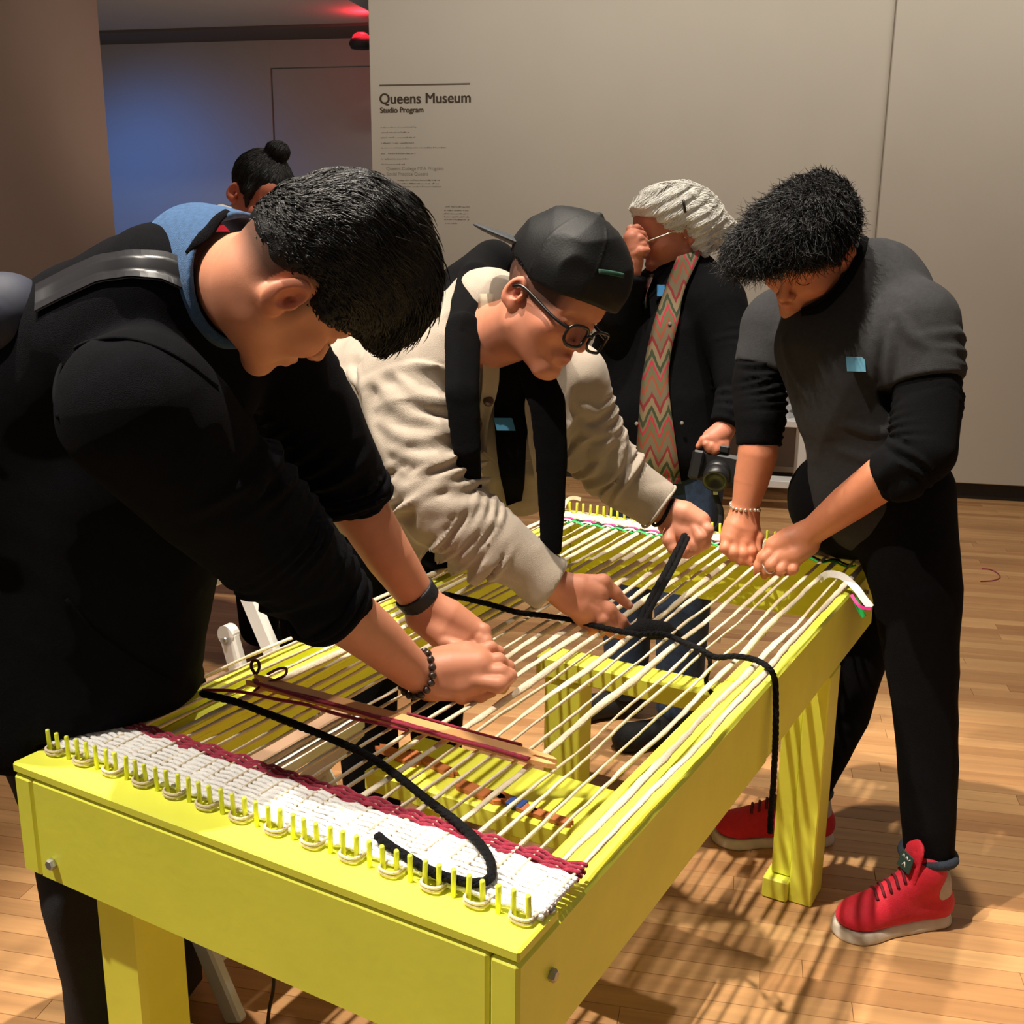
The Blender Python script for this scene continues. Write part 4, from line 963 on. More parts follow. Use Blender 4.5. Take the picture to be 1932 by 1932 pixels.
bb = S(); bb.add(ell(J(-25, 610, 1.52), (.085, .05, .055), [cdir(.8, -.45, 0), v_fwd, cdir(.45, .8, 0)]), .01); bb.add(ell(J(15, 590, 1.50), (.045, .04, .05), [cdir(.8, -.45, 0), v_fwd, cdir(.45, .8, 0)]), .03)
mk('bag_body', *mesh_sdf(bb, .006), mat('slate_nylon', (44, 48, 64), .7, .15, 40), bag)
# ================================================================== person in the beige coat and backward cap
SK2 = (200, 132, 104)
p2 = person('person in a beige coat, black scarf and backward black cap leaning over the loom', (-.30, 2.55, 0))
M_coat = mat('beige_cotton', (166, 153, 138), .85, .06, 30, .35, 700, sheen=.15)
M_black = mat('black_knit', (8, 8, 10), .95, .2, 60, .5, 800, spec=.12)
M_coatlin = mat('coat_lining', (176, 162, 140), .85, .05, 30)
ct = S()
ct.add(chain([J(640, 960, 2.64), J(690, 860, 2.56), J(770, 770, 2.44), J(880, 680, 2.28), J(925, 590, 2.20)], [.165, .175, .168, .145, .095]), .03)
ct.add(chain([J(775, 725, 2.17), J(890, 640, 2.20), J(1060, 725, 2.36)], [.088, .085, .082]), .035)
ct.add(chain([J(690, 700, 2.52), J(800, 720, 2.4), J(960, 800, 2.30)], [.10, .13, .10]), .05)
ct.add(chain([J(970, 700, 2.26), J(985, 800, 2.28), J(985, 900, 2.36)], [.10, .105, .08]), .04)
ra = chain([J(770, 725, 2.16), J(795, 840, 2.12), J(838, 965, 2.09), J(930, 1030, 2.10), J(1032, 1100, 2.125)], [.098, .094, .077, .066, .053],
    folds=[(.028, .085, .00, .30, 2.8, .9), (.024, .06, .18, .42, 2.0, 2.9), (.008, .045, .05, .38, 2.4, 4.1)])
ct.add(ra, .02)
la = chain([J(1070, 715, 2.36), J(1108, 830, 2.42), J(1150, 885, 2.46), J(1242, 955, 2.475)], [.086, .078, .068, .056],
    folds=[(.014, .07, .04, .30, 2.2, 1.9), (.006, .04, .04, .32, 1.9, .3)])
ct.add(la, .025)
ct.add(chain([J(590, 960, 2.70), J(640, 1050, 2.74), J(690, 1120, 2.80)], [.10, .085, .05], flat=(v_fwd, 1.6)), .04)
ct.disp(creases(.018, 17, 41)); ct.disp(creases(.005, 46, 77))
e0, n0 = J(1036, 1103, 2.127), nrm(J(1032, 1100, 2.125)-J(930, 1030, 2.10)); e1, n1_ = J(1243, 956, 2.476), nrm(J(1242, 955, 2.475)-J(1150, 885, 2.46))
ct.sub(beyond(e0, n0, .13), .004); ct.sub(beyond(e1, n1_, .13), .004); ct.sub(CLEAR, .01)
ridges(ct, [[(679, 696), (690, 735), (700, 780), (715, 830), (735, 880)], [(714, 722), (760, 774), (830, 803)], [(743, 701), (795, 751), (836, 768)], [(720, 797), (772, 829), (839, 823)], [(743, 849), (801, 870), (856, 861)],
            [(728, 904), (772, 919), (810, 878)], [(760, 930), (801, 925), (859, 893)], [(755, 960), (795, 942), (830, 910)], [(792, 989), (807, 955), (858, 948)], [(815, 965), (862, 960), (900, 950)], [(830, 1032), (873, 1012), (905, 975)], [(879, 1005), (930, 985)],
            [(640, 705), (655, 722), (668, 739)], [(660, 700), (675, 725)], [(700, 850), (715, 900), (735, 940)], [(770, 700), (800, 725), (838, 738)], [(1085, 760), (1110, 775), (1128, 770)], [(1092, 800), (1120, 815), (1145, 812)]], r=.0125)
V, F = mesh_sdf(ct, .0052)
mk('coat', V, F, M_coat, p2)
mk('cuff', *tube(ring(e0-n0*.002, n0, .0545, 0, 30, 1., 2), .0035, 6, closed=True), M_coat, p2); mk('cuff', *tube(ring(e1-n1_*.002, n1_, .057, 0, 30, 1., 3), .0035, 6, closed=True), M_coat, p2)
# shirt showing between the coat fronts, the light plackets and buttons
def patch(s, left, right, n, lift, m, name, parent, cols=5, th=.004):
    L_, R_ = interp2(left, n), interp2(right, n)
    A = onN(s, np.array([a*(1-t)+b*t for a, b in zip(L_, R_) for t in np.linspace(0, 1, cols)]), lift, d0=1.2, d1=3.9).reshape(-1, cols, 3)
    A = A[~np.isnan(A).any((1, 2))]; sm_ = A.copy()
    for _ in range(2): sm_[1:-1] = (sm_[:-2]+2*sm_[1:-1]+sm_[2:])/4
    A = sm_; nr = len(A); V = np.concatenate([A.reshape(-1, 3), A.reshape(-1, 3)+v_fwd*th]); o_ = nr*cols; F = []
    for i in range(nr-1):
        for k in range(cols-1): F.append((i*cols+k, i*cols+cols+k, i*cols+cols+k+1, i*cols+k+1)); F.append((o_+i*cols+k, o_+i*cols+k+1, o_+i*cols+cols+k+1, o_+i*cols+cols+k))
        for k in (0, cols-1): F.append((i*cols+k, i*cols+cols+k, o_+i*cols+cols+k, o_+i*cols+k))
    for i in (0, nr-1):
        for k in range(cols-1): F.append((i*cols+k, i*cols+k+1, o_+i*cols+k+1, o_+i*cols+k))
    return mk(name, V, F, m, parent)
patch(ct, [(925, 640), (928, 700), (935, 760), (940, 830), (948, 900), (958, 950)], [(1010, 650), (1010, 700), (1000, 760), (992, 830), (990, 900), (985, 940)], 26, .010, M_black, 'shirt', p2)
patch(ct, [(905, 560), (900, 640), (905, 720), (905, 800), (903, 870)], [(930, 560), (932, 640), (938, 720), (930, 800), (925, 870)], 26, .018, M_coatlin, 'coat_front', p2)
patch(ct, [(992, 700), (985, 760), (995, 830), (1008, 900)], [(1012, 700), (1015, 760), (1015, 830), (1020, 900)], 20, .018, M_coatlin, 'coat_front', p2)
for x, y in ((922, 745), (916, 895)):
    q = on(ct, x, y, .021, d0=1.2, d1=3.9)
    if q is not None: mk('button', *lathe([(0, 0), (.0105, 0), (.0105, .003), (.008, .0042), (0, .004)], q, -v_fwd, 14), mat('brown_button', (84, 62, 48), .4), p2)
q = on(ct, 955, 797, .016, d0=1.2, d1=3.9)
M_stick = mat('blue_sticker', (70, 140, 180), .7)
mk('name_sticker', *obox(q, cdir(.97, .0, .1), cdir(-.25, -.95, 0), -v_fwd, (-.017, -.014, 0), (.020, .012, .0015), .0005), M_stick, p2, smooth=False)
# scarf
sc = S()
sc.add(chain([J(930, 500, 2.28), J(900, 530, 2.17), J(873, 620, 2.06), J(872, 740, 2.02), J(880, 840, 2.03), J(893, 925, 2.06)], [.032, .040, .034, .032, .027, .018], flat=(cdir(-.25, .1, 1), 2.6)), .02)
sc.add(chain([J(930, 500, 2.28), J(875, 540, 2.25), J(860, 600, 2.2)], [.05, .05, .04]), .03)
sc.disp(creases(.005, 45, 13)); mk('scarf', *mesh_sdf(sc, .005), M_black, p2)
sc = S(); sc.add(chain([J(1005, 690, 2.10), J(1032, 760, 2.075), J(1041, 860, 2.085), J(1041, 950, 2.10), J(1040, 1042, 2.11)], [.032, .035, .031, .026, .021], flat=(cdir(.2, 0, 1), 2.6)), .02)
sc.cut(plane(J(1040, 1046, 2.11), -c_up), .004); sc.disp(creases(.004, 45, 15)); mk('scarf', *mesh_sdf(sc, .005), M_black, p2)
# trousers and shoes
tr = S(); tr.add(chain([J(650, 950, 2.66), np.array([-.36, 2.44, .72]), np.array([-.34, 2.42, .40]), np.array([-.33, 2.42, .07])], [.13, .105, .075, .065]), .03)
tr.add(chain([J(680, 950, 2.72), np.array([-.20, 2.72, .72]), np.array([-.19, 2.72, .40]), np.array([-.20, 2.72, .07])], [.13, .105, .075, .065]), .03); tr.add(chain([J(690, 950, 2.62), J(770, 1030, 2.56), J(840, 1090, 2.52)], [.12, .09, .06]), .04)
tr.sub(CLEAR, .01); tr.disp(creases(.006, 26, 8)); mk('trousers', *mesh_sdf(tr, .009), M_black, p2)
plain_shoe('shoe', (-.40, 2.45, 0), (-.14, 2.38, 0), M_blk, p2); plain_shoe('shoe', (-.27, 2.75, 0), (-.01, 2.70, 0), M_blk, p2)
# head
H2 = Head(px(1040, 568, 1.985), cdir(.62, .60, -.50), cdir(.52, -.78, -.35), .99); H2c = Head(px(1042, 572, 1.985), cdir(.62, .60, -.50), cdir(.52, -.78, -.35), 1.09)
hd = S(); hd.add(H2.wrap(head_local()), .02); hd.add(chain([J(905, 640, 2.16), J(960, 625, 2.08), H2.w(0, -.025, -.055)], [.066, .060, .056]), .03)
def stub2(c, L, inh):
    hm = np.clip((L[:, 2]+.022-.30*np.clip(L[:, 1]-.005, 0, 1))/.018, 0, 1)*np.clip((.066-L[:, 1])/.015, 0, 1)*inh*(np.abs(L[:, 0]) < .0785)*(1-np.exp(-(((np.abs(L[:, 0])-.082)/.012)**2+((L[:, 1]+.022)/.024)**2+((L[:, 2]+.01)/.036)**2)))
    c = c*(1-.85*hm[:, None])+.85*hm[:, None]*np.array(lin((44, 40, 38)))
    md = np.exp(-((L[:, 0]/.028)**2+((L[:, 2]+.055)/.006)**2))*inh*(L[:, 1] > .05)+.8*np.exp(-((L[:, 0]/.016)**2+((L[:, 2]+.092)/.012)**2))*inh*(L[:, 1] > .05)
    md = np.clip(md, 0, 1)*.22; return c*(1-md[:, None])+md[:, None]*np.array(lin((70, 48, 42)))
Vh, Fh = mesh_sdf(hd, .0024); ch_ = skin_cols(Vh, SK2, H2, stub2)
fa = S()
fa.add(chain([J(960, 1050, 2.11), J(1040, 1102, 2.128), J(1062, 1112, 2.135)], [.035, .0315, .0305]), .02)
hand_sdf(fa, [([J(1055, 1105, 2.135), J(1095, 1112, 2.13), J(1128, 1118, 2.13)], [.029, .030, .024]), ([J(1062, 1125, 2.135), J(1100, 1140, 2.13), J(1125, 1150, 2.13)], [.027, .029, .023]), ([J(1075, 1140, 2.135), J(1110, 1163, 2.135)], [.022, .020])],
         [([J(1122, 1128, 2.125), J(1150, 1150, 2.12), J(1172, 1172, 2.13), J(1192, 1192, 2.15)], [.0145, .0130, .0115, .0090]),
          ([J(1115, 1142, 2.13), J(1140, 1168, 2.12), J(1165, 1184, 2.135), J(1188, 1196, 2.155)], [.0145, .0130, .0115, .0090]),
          ([J(1105, 1155, 2.135), J(1128, 1180, 2.13), J(1155, 1192, 2.145), J(1175, 1200, 2.16)], [.0135, .0120, .0110, .0085]),
          ([J(1090, 1165, 2.14), J(1112, 1186, 2.14), J(1135, 1195, 2.15)], [.0120, .0105, .0085]),
          ([J(1095, 1098, 2.135), J(1138, 1098, 2.13), J(1160, 1118, 2.14), J(1186, 1142, 2.155)], [.0175, .0155, .0125, .0095])])
fa.add(chain([J(1180, 905, 2.46), J(1245, 958, 2.475), J(1262, 968, 2.47)], [.036, .0325, .031]), .02)
hand_sdf(fa, [([J(1255, 962, 2.47), J(1290, 972, 2.46), J(1318, 985, 2.45)], [.030, .034, .028]), ([J(1262, 990, 2.465), J(1290, 1005, 2.455), J(1305, 1015, 2.45)], [.027, .029, .022])],
         [([J(1316, 980, 2.445), J(1335, 1000, 2.43), J(1330, 1025, 2.435), J(1312, 1040, 2.445)], [.0155, .0140, .0125, .0105]),
          ([J(1308, 992, 2.44), J(1322, 1014, 2.42), J(1312, 1036, 2.43), J(1298, 1044, 2.445)], [.0150, .0135, .0120, .0100]),
          ([J(1300, 1004, 2.44), J(1308, 1028, 2.43), J(1296, 1044, 2.435), J(1284, 1046, 2.45)], [.0140, .0125, .0115, .0095]),
          ([J(1288, 1012, 2.45), J(1292, 1034, 2.44), J(1280, 1044, 2.445)], [.0125, .0115, .0095]),
          ([J(1262, 1000, 2.45), J(1262, 1020, 2.435), J(1270, 1036, 2.43), J(1282, 1036, 2.43)], [.0165, .0140, .0120, .0095])])
Va, Fa = mesh_sdf(fa, .0025)
core = S(); core.add(chain([J(930, 640, 2.14), J(880, 690, 2.28), J(700, 860, 2.54), J(660, 950, 2.65)], [.05, .08, .09, .09]), .03); core.add(chain([J(880, 680, 2.24), J(780, 740, 2.18), J(840, 965, 2.09), J(990, 1070, 2.115)], [.05, .045, .04, .033]), .03); core.add(chain([J(900, 690, 2.26), J(1065, 730, 2.36), J(1110, 840, 2.42), J(1150, 885, 2.46), J(1215, 935, 2.472)], [.05, .045, .04, .035, .033]), .03)
Vc, Fc = mesh_sdf(core, .012); V, F = npmerge([(Vh, Fh), (Va, Fa), (Vc, Fc)])
mk('body', V, F, M_skin, p2, cols=np.concatenate([ch_, skin_cols(Va, SK2, nails=[J(1186, 1142, 2.155), J(1190, 1190, 2.15), J(1282, 1036, 2.43)]), skin_cols(Vc, SK2)])); eye_bits(H2, p2, M_hair)
# backward cap
M_cap = mat('black_cap_cloth', (9, 10, 12), .6, .2, 50, .12, 300, spec=.3)
cpx = S(); cpx.add(ell((0, -.008, .060), (.086, .107, .094)), .02); cpx.add(ell((0, .02, .075), (.080, .080, .075)), .02)
cpx.sub(ell((0, -.010, .030), (.079, .100, .092)), .003); cpx.cut(plane((0, .09, .045), (0, .22, -1)), .004)
cpx.disp(creases(.010, 26, 18)); cpx.disp(creases(.004, 60, 19)); cpx.disp(lambda P: -.0012*np.exp(-(np.sin(3*np.arctan2(P[:, 1]+.008, P[:, 0]))/.05)**2))
cpx.add(cap((0, -.008, .153), (0, -.008, .1555), .009, .008), .004)
CPS = S(); CPS.add(H2c.wrap(cpx)); capo = mk('cap', *mesh_sdf(CPS, .0028), M_cap, p2)
br = S(); br.add(ell((0, -.122, .046), (.084, .088, .0075), [(1, 0, 0), nrm((0, 1, .2)), nrm((0, -.2, 1))]), .004); br.sub(ell((0, -.01, .05), (.082, .102, .2)), .003)
BR = S(); BR.add(H2c.wrap(br)); mk('cap_brim', *mesh_sdf(BR, .0022), mat('cap_brim_cloth', (40, 44, 48), .7), p2)
gp = [on(CPS, x, y, .002, d0=1.2, d1=3.) for x, y in ((1128, 512), (1145, 514), (1160, 517), (1176, 520))]; gp = [q for q in gp if q is not None]
if len(gp) > 2: mk('green_stitching', *tube(catmull(gp, 4), .0042, 6, flat=(-v_fwd, .18)), mat('green_thread', (10, 60, 44), .8), p2)
# glasses
def glasses(H, parent, m, dz=-.010, w=.026, h=.018, yy=.112, r=.0021):
    def rim(sg):
        return [H.w(sg*(.034+w*math.copysign(abs(math.cos(t))**.6, math.cos(t))), yy-.006*(abs(math.cos(t))**2)*(1 if math.cos(t) > 0 else .2), dz+h*math.copysign(abs(math.sin(t))**.7, math.sin(t))) for t in np.linspace(0, 2*math.pi, 24, endpoint=False)]
    root = mk('glasses_bridge', *tube(catmull([H.w(-.009, yy, dz+.004), H.w(0, yy+.002, dz+.008), H.w(.009, yy, dz+.004)], 4), r*H.s, 6), m, parent)
    for sg in (-1, 1):
        mk('glasses_rim', *tube(rim(sg), r*H.s, 6, closed=True), m, parent)
        mk('glasses_temple', *tube(catmull([H.w(sg*(.034+w), yy-.006, dz+.008), H.w(sg*.074, .07, dz+.010), H.w(sg*.081, -.005, .006), H.w(sg*.083, -.028, -.004)], 5), r*H.s, 6), m, parent)
glasses(H2, p2, mat('black_acetate', (16, 14, 14), .3), dz=-.014, w=.027, h=.020, r=.0030)
mk('wrist_cord', *tube(ring(J(1252, 965, 2.468), n1_, .036, 0, 22, 1., 4), .0042, 6, closed=True), M_rope, p2)
# cord held up between the two hands
rope('black_cord', 'doubled black cord pulled taut between the hands of the person in the beige coat', [px(1198, 1192, 2.13), px(1225, 1135, 2.2), px(1258, 1075, 2.30), px(1292, 1010, 2.41)], .0075, twist=.4)
hc_ = [o for o in COL.objects if o.name.startswith('black_cord')][-1]
mk('strands', *tube(catmull([px(1206, 1190, 2.125), px(1238, 1130, 2.19), px(1272, 1070, 2.29), px(1298, 1015, 2.40)], 6), .0055, 8), M_rope, hc_)
wb = S(); wb.add(chain([px(1182, 1192, 2.115), px(1215, 1186, 2.125), px(1255, 1190, 2.135), px(1285, 1200, 2.14)], [.008, .020, .018, .006]), .01); wb.disp(creases(.004, 70, 3)); mk('wound_bundle', *mesh_sdf(wb, .003), M_rope, hc_)
# ================================================================== person in grey T-shirt over black sleeves
SK3 = (196, 126, 94)
p3 = person('person in a grey T-shirt over black sleeves, with red sneakers, at the far corner', (.85, 2.33, 0))
M_tee = mat('charcoal_jersey', (38, 38, 40), .95, .22, 120, .5, 900)
ts = S()
ts.add(chain([J(1655, 925, 2.47), J(1660, 800, 2.44), J(1630, 680, 2.40), J(1650, 560, 2.40)], [.150, .148, .150, .115]), .04)
ts.add(chain([J(1725, 610, 2.30), J(1640, 540, 2.40), J(1470, 610, 2.55)], [.080, .085, .078]), .05)
ts.add(chain([J(1560, 650, 2.40), J(1590, 760, 2.42)], [.105, .10]), .06)
slA = chain([J(1735, 610, 2.27), J(1748, 715, 2.25)], [.083, .073], folds=[(.007, .05, .02, .2, 1.6, 1.)]); ts.add(slA, .03)
slB = chain([J(1452, 625, 2.54), J(1428, 690, 2.54)], [.072, .062]); ts.add(slB, .03)
ts.disp(creases(.011, 20, 51)); ts.disp(creases(.002, 60, 58))
ea, na_ = J(1750, 722, 2.25), nrm(J(1748, 715, 2.25)-J(1735, 610, 2.27)); eb, nb_ = J(1427, 694, 2.54), nrm(J(1428, 690, 2.54)-J(1452, 625, 2.54))
ts.sub(beyond(ea, na_+.0*v_fwd, .098), .004); ts.sub(beyond(eb, nb_, .085), .004)
ridges(ts, [[(1658, 575), (1652, 640), (1645, 710)], [(1688, 620), (1684, 670), (1680, 720)], [(1700, 590), (1720, 630), (1745, 650)], [(1480, 640), (1500, 700), (1530, 760)], [(1600, 800), (1650, 815), (1700, 810)], [(1590, 850), (1650, 868), (1720, 860)]], r=.010)
V, F = mesh_sdf(ts, .0056)
mk('t_shirt', V, F, M_tee, p3)
sl = S(); sl.add(chain([J(1735, 620, 2.28), J(1752, 740, 2.25), J(1742, 850, 2.23), J(1700, 885, 2.245), J(1668, 897, 2.275)], [.070, .068, .066, .061, .054], folds=[(.009, .045, .12, .40, 1.5, .7)]), .02)
sl.disp(creases(.004, 40, 5)); e0, n0 = J(1668, 897, 2.275), nrm(J(1668, 897, 2.275)-J(1705, 883, 2.243)); sl.sub(beyond(e0, n0, .1), .006); V, F = mesh_sdf(sl, .006); mk('sleeve', V, F, M_black, p3)
sl = S(); sl.add(chain([J(1450, 625, 2.55), J(1432, 720, 2.54), J(1433, 790, 2.53), J(1432, 846, 2.53)], [.060, .060, .057, .049], folds=[(.009, .04, .06, .3, 1.5, 2.7)]), .02)
sl.disp(creases(.004, 40, 6)); e0, n0 = J(1432, 842, 2.53), nrm(J(1432, 846, 2.53)-J(1433, 790, 2.53)); sl.sub(beyond(e0, n0, .1), .006); V, F = mesh_sdf(sl, .006); mk('sleeve', V, F, M_black, p3)
# neckline
q = [on(ts, x, y, .003) for x, y in ((1632, 452), (1625, 480), (1605, 520), (1575, 560), (1545, 585), (1515, 590))]; q = [a for a in q if a is not None]
mk('neckband', *tube(catmull(q, 5), .010, 8, flat=(-v_fwd, .6)), M_black, p3)
q = on(ts, 1616, 687, .010); mk('name_sticker', *obox(q, cdir(1, .02, .1), cdir(.0, -1, .25), -grad(ts, q)*-1, (-.020, -.016, -.001), (.020, .016, .0012), .0004), mat('teal_sticker', (72, 122, 142), .7), p3, smooth=False)
# trousers
tr = S()
lf = (np.array([.985, 2.18, 0]), np.array([.735, 2.118, 0])); rf = (np.array([.82, 2.50, 0]), np.array([.53, 2.497, 0]))
tr.add(chain([J(1690, 945, 2.44), J(1730, 1110, 2.42), J(1745, 1330, 2.44), J(1752, 1480, 2.46), J(1752, 1612, 2.46)], [.130, .094, .068, .062, .055]), .04)
tr.add(chain([J(1590, 945, 2.54), T(1.835, .0, .74), T(1.825, -.03, .50), T(1.77, -.05, .30), np.array([.745, 2.50, .13])], [.125, .088, .066, .058, .050]), .04); tr.sub(RIM, .01)
tr.disp(creases(.006, 24, 61)); M_blackj = mat('black_denim', (9, 9, 12), .95, .25, 90, .5, 700, spec=.12); mk('trousers', *mesh_sdf(tr, .008), M_blackj, p3)
M_den2 = mat('dark_denim_cuff', (34, 42, 54), .85, .3, 120, .5, 700)
mk('trouser_cuff', *tube(ring(J(1752, 1610, 2.46), wz, .056, 0, 28, 1., 8), .010, 8, closed=True, flat=None), M_den2, p3); mk('trouser_cuff', *tube(ring((.745, 2.50, .14), wz, .052, 0, 28, 1., 9), .010, 8, closed=True), M_den2, p3)
# red sneakers
M_red = mat('red_canvas', (196, 18, 44), .7, .12, 90, .35, 500, sheen=.1); M_sole = mat('off_white_rubber', (206, 196, 180), .6, .1, 40); M_heel = mat('grey_suede', (172, 160, 150), .9, .1, 60); M_grn = mat('dark_green_label', (36, 62, 56), .7); M_lace = mat('dark_red_lace', (92, 10, 24), .8)
def sneaker(label_side, heel, toe, ank):
    heel, toe = np.asarray(heel, float), np.asarray(toe, float); d = nrm((toe-heel)*[1, 1, 0]); L_ = np.linalg.norm((toe-heel)[:2])+.012; sd = np.cross(wz, d); K = lambda a, b, c: heel+d*a*L_+sd*b+wz*c
    so = S(); so.add(cap(K(.13, 0, .0), K(.84, 0, .0), .041, .047), .01); so.add(ell(K(.82, 0, 0), (.055, .050, .05), [d, sd, wz]), .03)
    so.cut(plane(K(0, 0, .030), wz+.02*d), .004); so.cut(plane(K(0, 0, .0005), -wz), .003); root = mk('shoe_sole', *mesh_sdf(so, .004), M_sole, p3)
    up = S(); up.add(cap(K(.15, 0, .045), K(.80, 0, .036), .040, .042), .02); up.add(ell(K(.82, 0, .035), (.052, .045, .034), [d, sd, wz]), .02); up.add(cap(K(.16, 0, .06), K(.24, 0, .13), .040, .043), .03); up.add(cap(K(.30, 0, .11), K(.66, 0, .055), .036, .034), .03)
    up.cut(plane(K(0, 0, .028), -wz), .004); sh_ = mk('shoe_upper', *mesh_sdf(up, .004), M_red, p3)
    hc = S(); hc.add(cap(K(.15, 0, .045), K(.20, 0, .105), .0425, .0445), .02); hc.cut(plane(K(.22, 0, .06), d-.35*wz), .004); hc.cut(plane(K(0, 0, .028), -wz), .003); mk('heel_counter', *mesh_sdf(hc, .004), M_heel, p3)
    tg = S(); tg.add(cap(K(.42, 0, .115), K(.37, 0, .178), .032, .030, flat=(nrm(d*.9+wz*.3), 4.)), .004); to = mk('shoe_tongue', *mesh_sdf(tg, .0035), M_red, p3)
    lab = obox(K(.445, 0, .155), sd, nrm(wz-.28*d), nrm(d+.28*wz), (-.022, -.018, -.002), (.022, .020, .0015), .001); mk('tongue_label', *lab, M_grn, to, smooth=False)
    lt = []
    for a, b in (((-.014, .008), (-.010, .014)), ((-.010, .014), (-.006, .008)), ((-.002, .008), (.002, .014)), ((.002, .014), (.006, .008)), ((.009, .008), (.014, .013)), ((-.006, -.010), (.0, .0)), ((.0, .0), (.006, -.010))):
        f = lambda q: K(.445, 0, .155)+sd*q[0]+nrm(wz-.28*d)*q[1]+nrm(d+.28*wz)*.002
        lt.append(tube([f(a), f(b)], .0011, 5))
    o = mk('label_mark', *merge(lt), M_plw, to); tag(o, kind='stuff')
    UP = up
    for k in range(5):
        a = .46+.06*k; pts = []
        for b in np.linspace(-.022, .022, 7):
            p_ = K(a+.02*math.sin(b*60), b, .2); g_ = p_.copy()
            for _ in range(40):
                e = float(UP(g_[None])[0]); g_ = g_-wz*max(e, .0)*.9
                if e < .001: break
            pts.append(g_+wz*.002)
        mk('shoe_lace', *tube(pts, .0036, 6), M_lace, p3)
    for k in range(3):
        p_ = hit(UP, *[0, 0]) if 0 else K(.44+.06*k, -.034, .085-.01*k); mk('eyelet', *lathe([(0, 0), (.004, 0), (.003, .003), (0, .003)], p_, -sd, 8), M_steel, p3, smooth=False)
sneaker(1, lf[0], lf[1], None); sneaker(-1, rf[0], rf[1], None)
# head, arms, hands
H3 = Head(px(1522, 474, 2.33), cdir(-.55, .70, -.40), cdir(-.25, -.62, -.74), 1.05)
hd = S(); hd.add(H3.wrap(head_local()), .02); hd.add(chain([J(1640, 530, 2.44), J(1605, 510, 2.41), H3.w(0, -.03, -.05)], [.066, .062, .056]), .03)
Vh, Fh = mesh_sdf(hd, .0026); ch_ = skin_cols(Vh, SK3, H3)
fa = S()
fa.add(chain([J(1735, 860, 2.24), J(1668, 900, 2.28), J(1600, 950, 2.36), J(1538, 998, 2.44), J(1518, 1012, 2.46)], [.046, .0465, .041, .031, .0295]), .02)
hand_sdf(fa, [([J(1522, 1005, 2.46), J(1490, 1018, 2.47), J(1462, 1030, 2.48)], [.029, .030, .024]), ([J(1525, 1028, 2.46), J(1500, 1045, 2.46), J(1475, 1052, 2.47)], [.026, .027, .022])],
         [([J(1466, 1032, 2.475), J(1442, 1052, 2.47), J(1432, 1068, 2.48), J(1428, 1080, 2.49)], [.0145, .0130, .0115, .0090]),
          ([J(1474, 1044, 2.465), J(1455, 1066, 2.46), J(1448, 1078, 2.475), J(1442, 1086, 2.49)], [.0145, .0130, .0115, .0090]),
          ([J(1488, 1052, 2.46), J(1474, 1074, 2.455), J(1466, 1082, 2.47), J(1458, 1086, 2.485)], [.0135, .0120, .0110, .0085]),
          ([J(1505, 1054, 2.455), J(1496, 1074, 2.45), J(1486, 1082, 2.465)], [.0120, .0110, .0090]),
          ([J(1482, 1012, 2.49), J(1455, 1030, 2.50), J(1438, 1050, 2.51), J(1428, 1066, 2.51)], [.0155, .0135, .0115, .0090])])
fa.add(chain([J(1433, 800, 2.53), J(1430, 855, 2.53), J(1418, 905, 2.545), J(1406, 955, 2.555), J(1402, 970, 2.56)], [.045, .0455, .040, .0310, .0295]), .02)
hand_sdf(fa, [([J(1404, 965, 2.56), J(1390, 995, 2.555), J(1380, 1015, 2.55)], [.030, .033, .028]), ([J(1412, 970, 2.56), J(1408, 1000, 2.555), J(1404, 1020, 2.55)], [.027, .030, .026])],
         [([J(1374, 1012, 2.545), J(1368, 1034, 2.535), J(1384, 1050, 2.54), J(1402, 1056, 2.55)], [.0140, .0130, .0115, .0095]),
          ([J(1386, 1018, 2.54), J(1385, 1042, 2.53), J(1398, 1056, 2.535), J(1412, 1060, 2.545)], [.0145, .0130, .0115, .0095]),
          ([J(1400, 1020, 2.54), J(1402, 1044, 2.53), J(1412, 1058, 2.535), J(1420, 1064, 2.545)], [.0145, .0130, .0115, .0095]),
          ([J(1413, 1018, 2.545), J(1418, 1040, 2.535), J(1424, 1056, 2.54)], [.0135, .0120, .0100]),
          ([J(1420, 985, 2.56), J(1430, 1015, 2.55), J(1428, 1040, 2.545), J(1424, 1060, 2.545)], [.0150, .0130, .0115, .0090])])
Va, Fa = mesh_sdf(fa, .0026)
core = S(); core.add(chain([J(1620, 530, 2.42), J(1640, 650, 2.42), J(1655, 900, 2.46)], [.05, .09, .09]), .03); core.add(chain([J(1660, 580, 2.38), J(1730, 625, 2.29), J(1748, 760, 2.25), J(1735, 860, 2.24)], [.05, .045, .042, .04]), .03); core.add(chain([J(1600, 580, 2.42), J(1455, 630, 2.54), J(1433, 800, 2.53)], [.05, .04, .04]), .03)
Vc, Fc = mesh_sdf(core, .012); V, F = npmerge([(Vh, Fh), (Va, Fa), (Vc, Fc)])
mk('body', V, F, M_skin, p3, cols=np.concatenate([ch_, skin_cols(Va, SK3, nails=[J(1429, 1078, 2.49), J(1442, 1085, 2.49)]), skin_cols(Vc, SK3)])); eye_bits(H3, p3, M_hair)
mk('finger_ring', *tube(ring(J(1450, 1071, 2.463), J(1448, 1078, 2.475)-J(1455, 1066, 2.46), .0142, 0, 18, 1., 3), .0018, 6, closed=True), mat('silver', (220, 216, 206), .25, metal=.8), p3)
g = []
for pnt in ring(J(1405, 958, 2.556), J(1402, 970, 2.56)-J(1418, 905, 2.545), .0345, 0, 20, 1., 5): g.append(lathe([(0, -.004), (.0034, -.003), (.0042, 0), (.0034, .003), (0, .004)], pnt, wz, 6))
mk('bracelet', *merge(g), mat('silver_beads', (214, 204, 186), .25, metal=.7), p3)
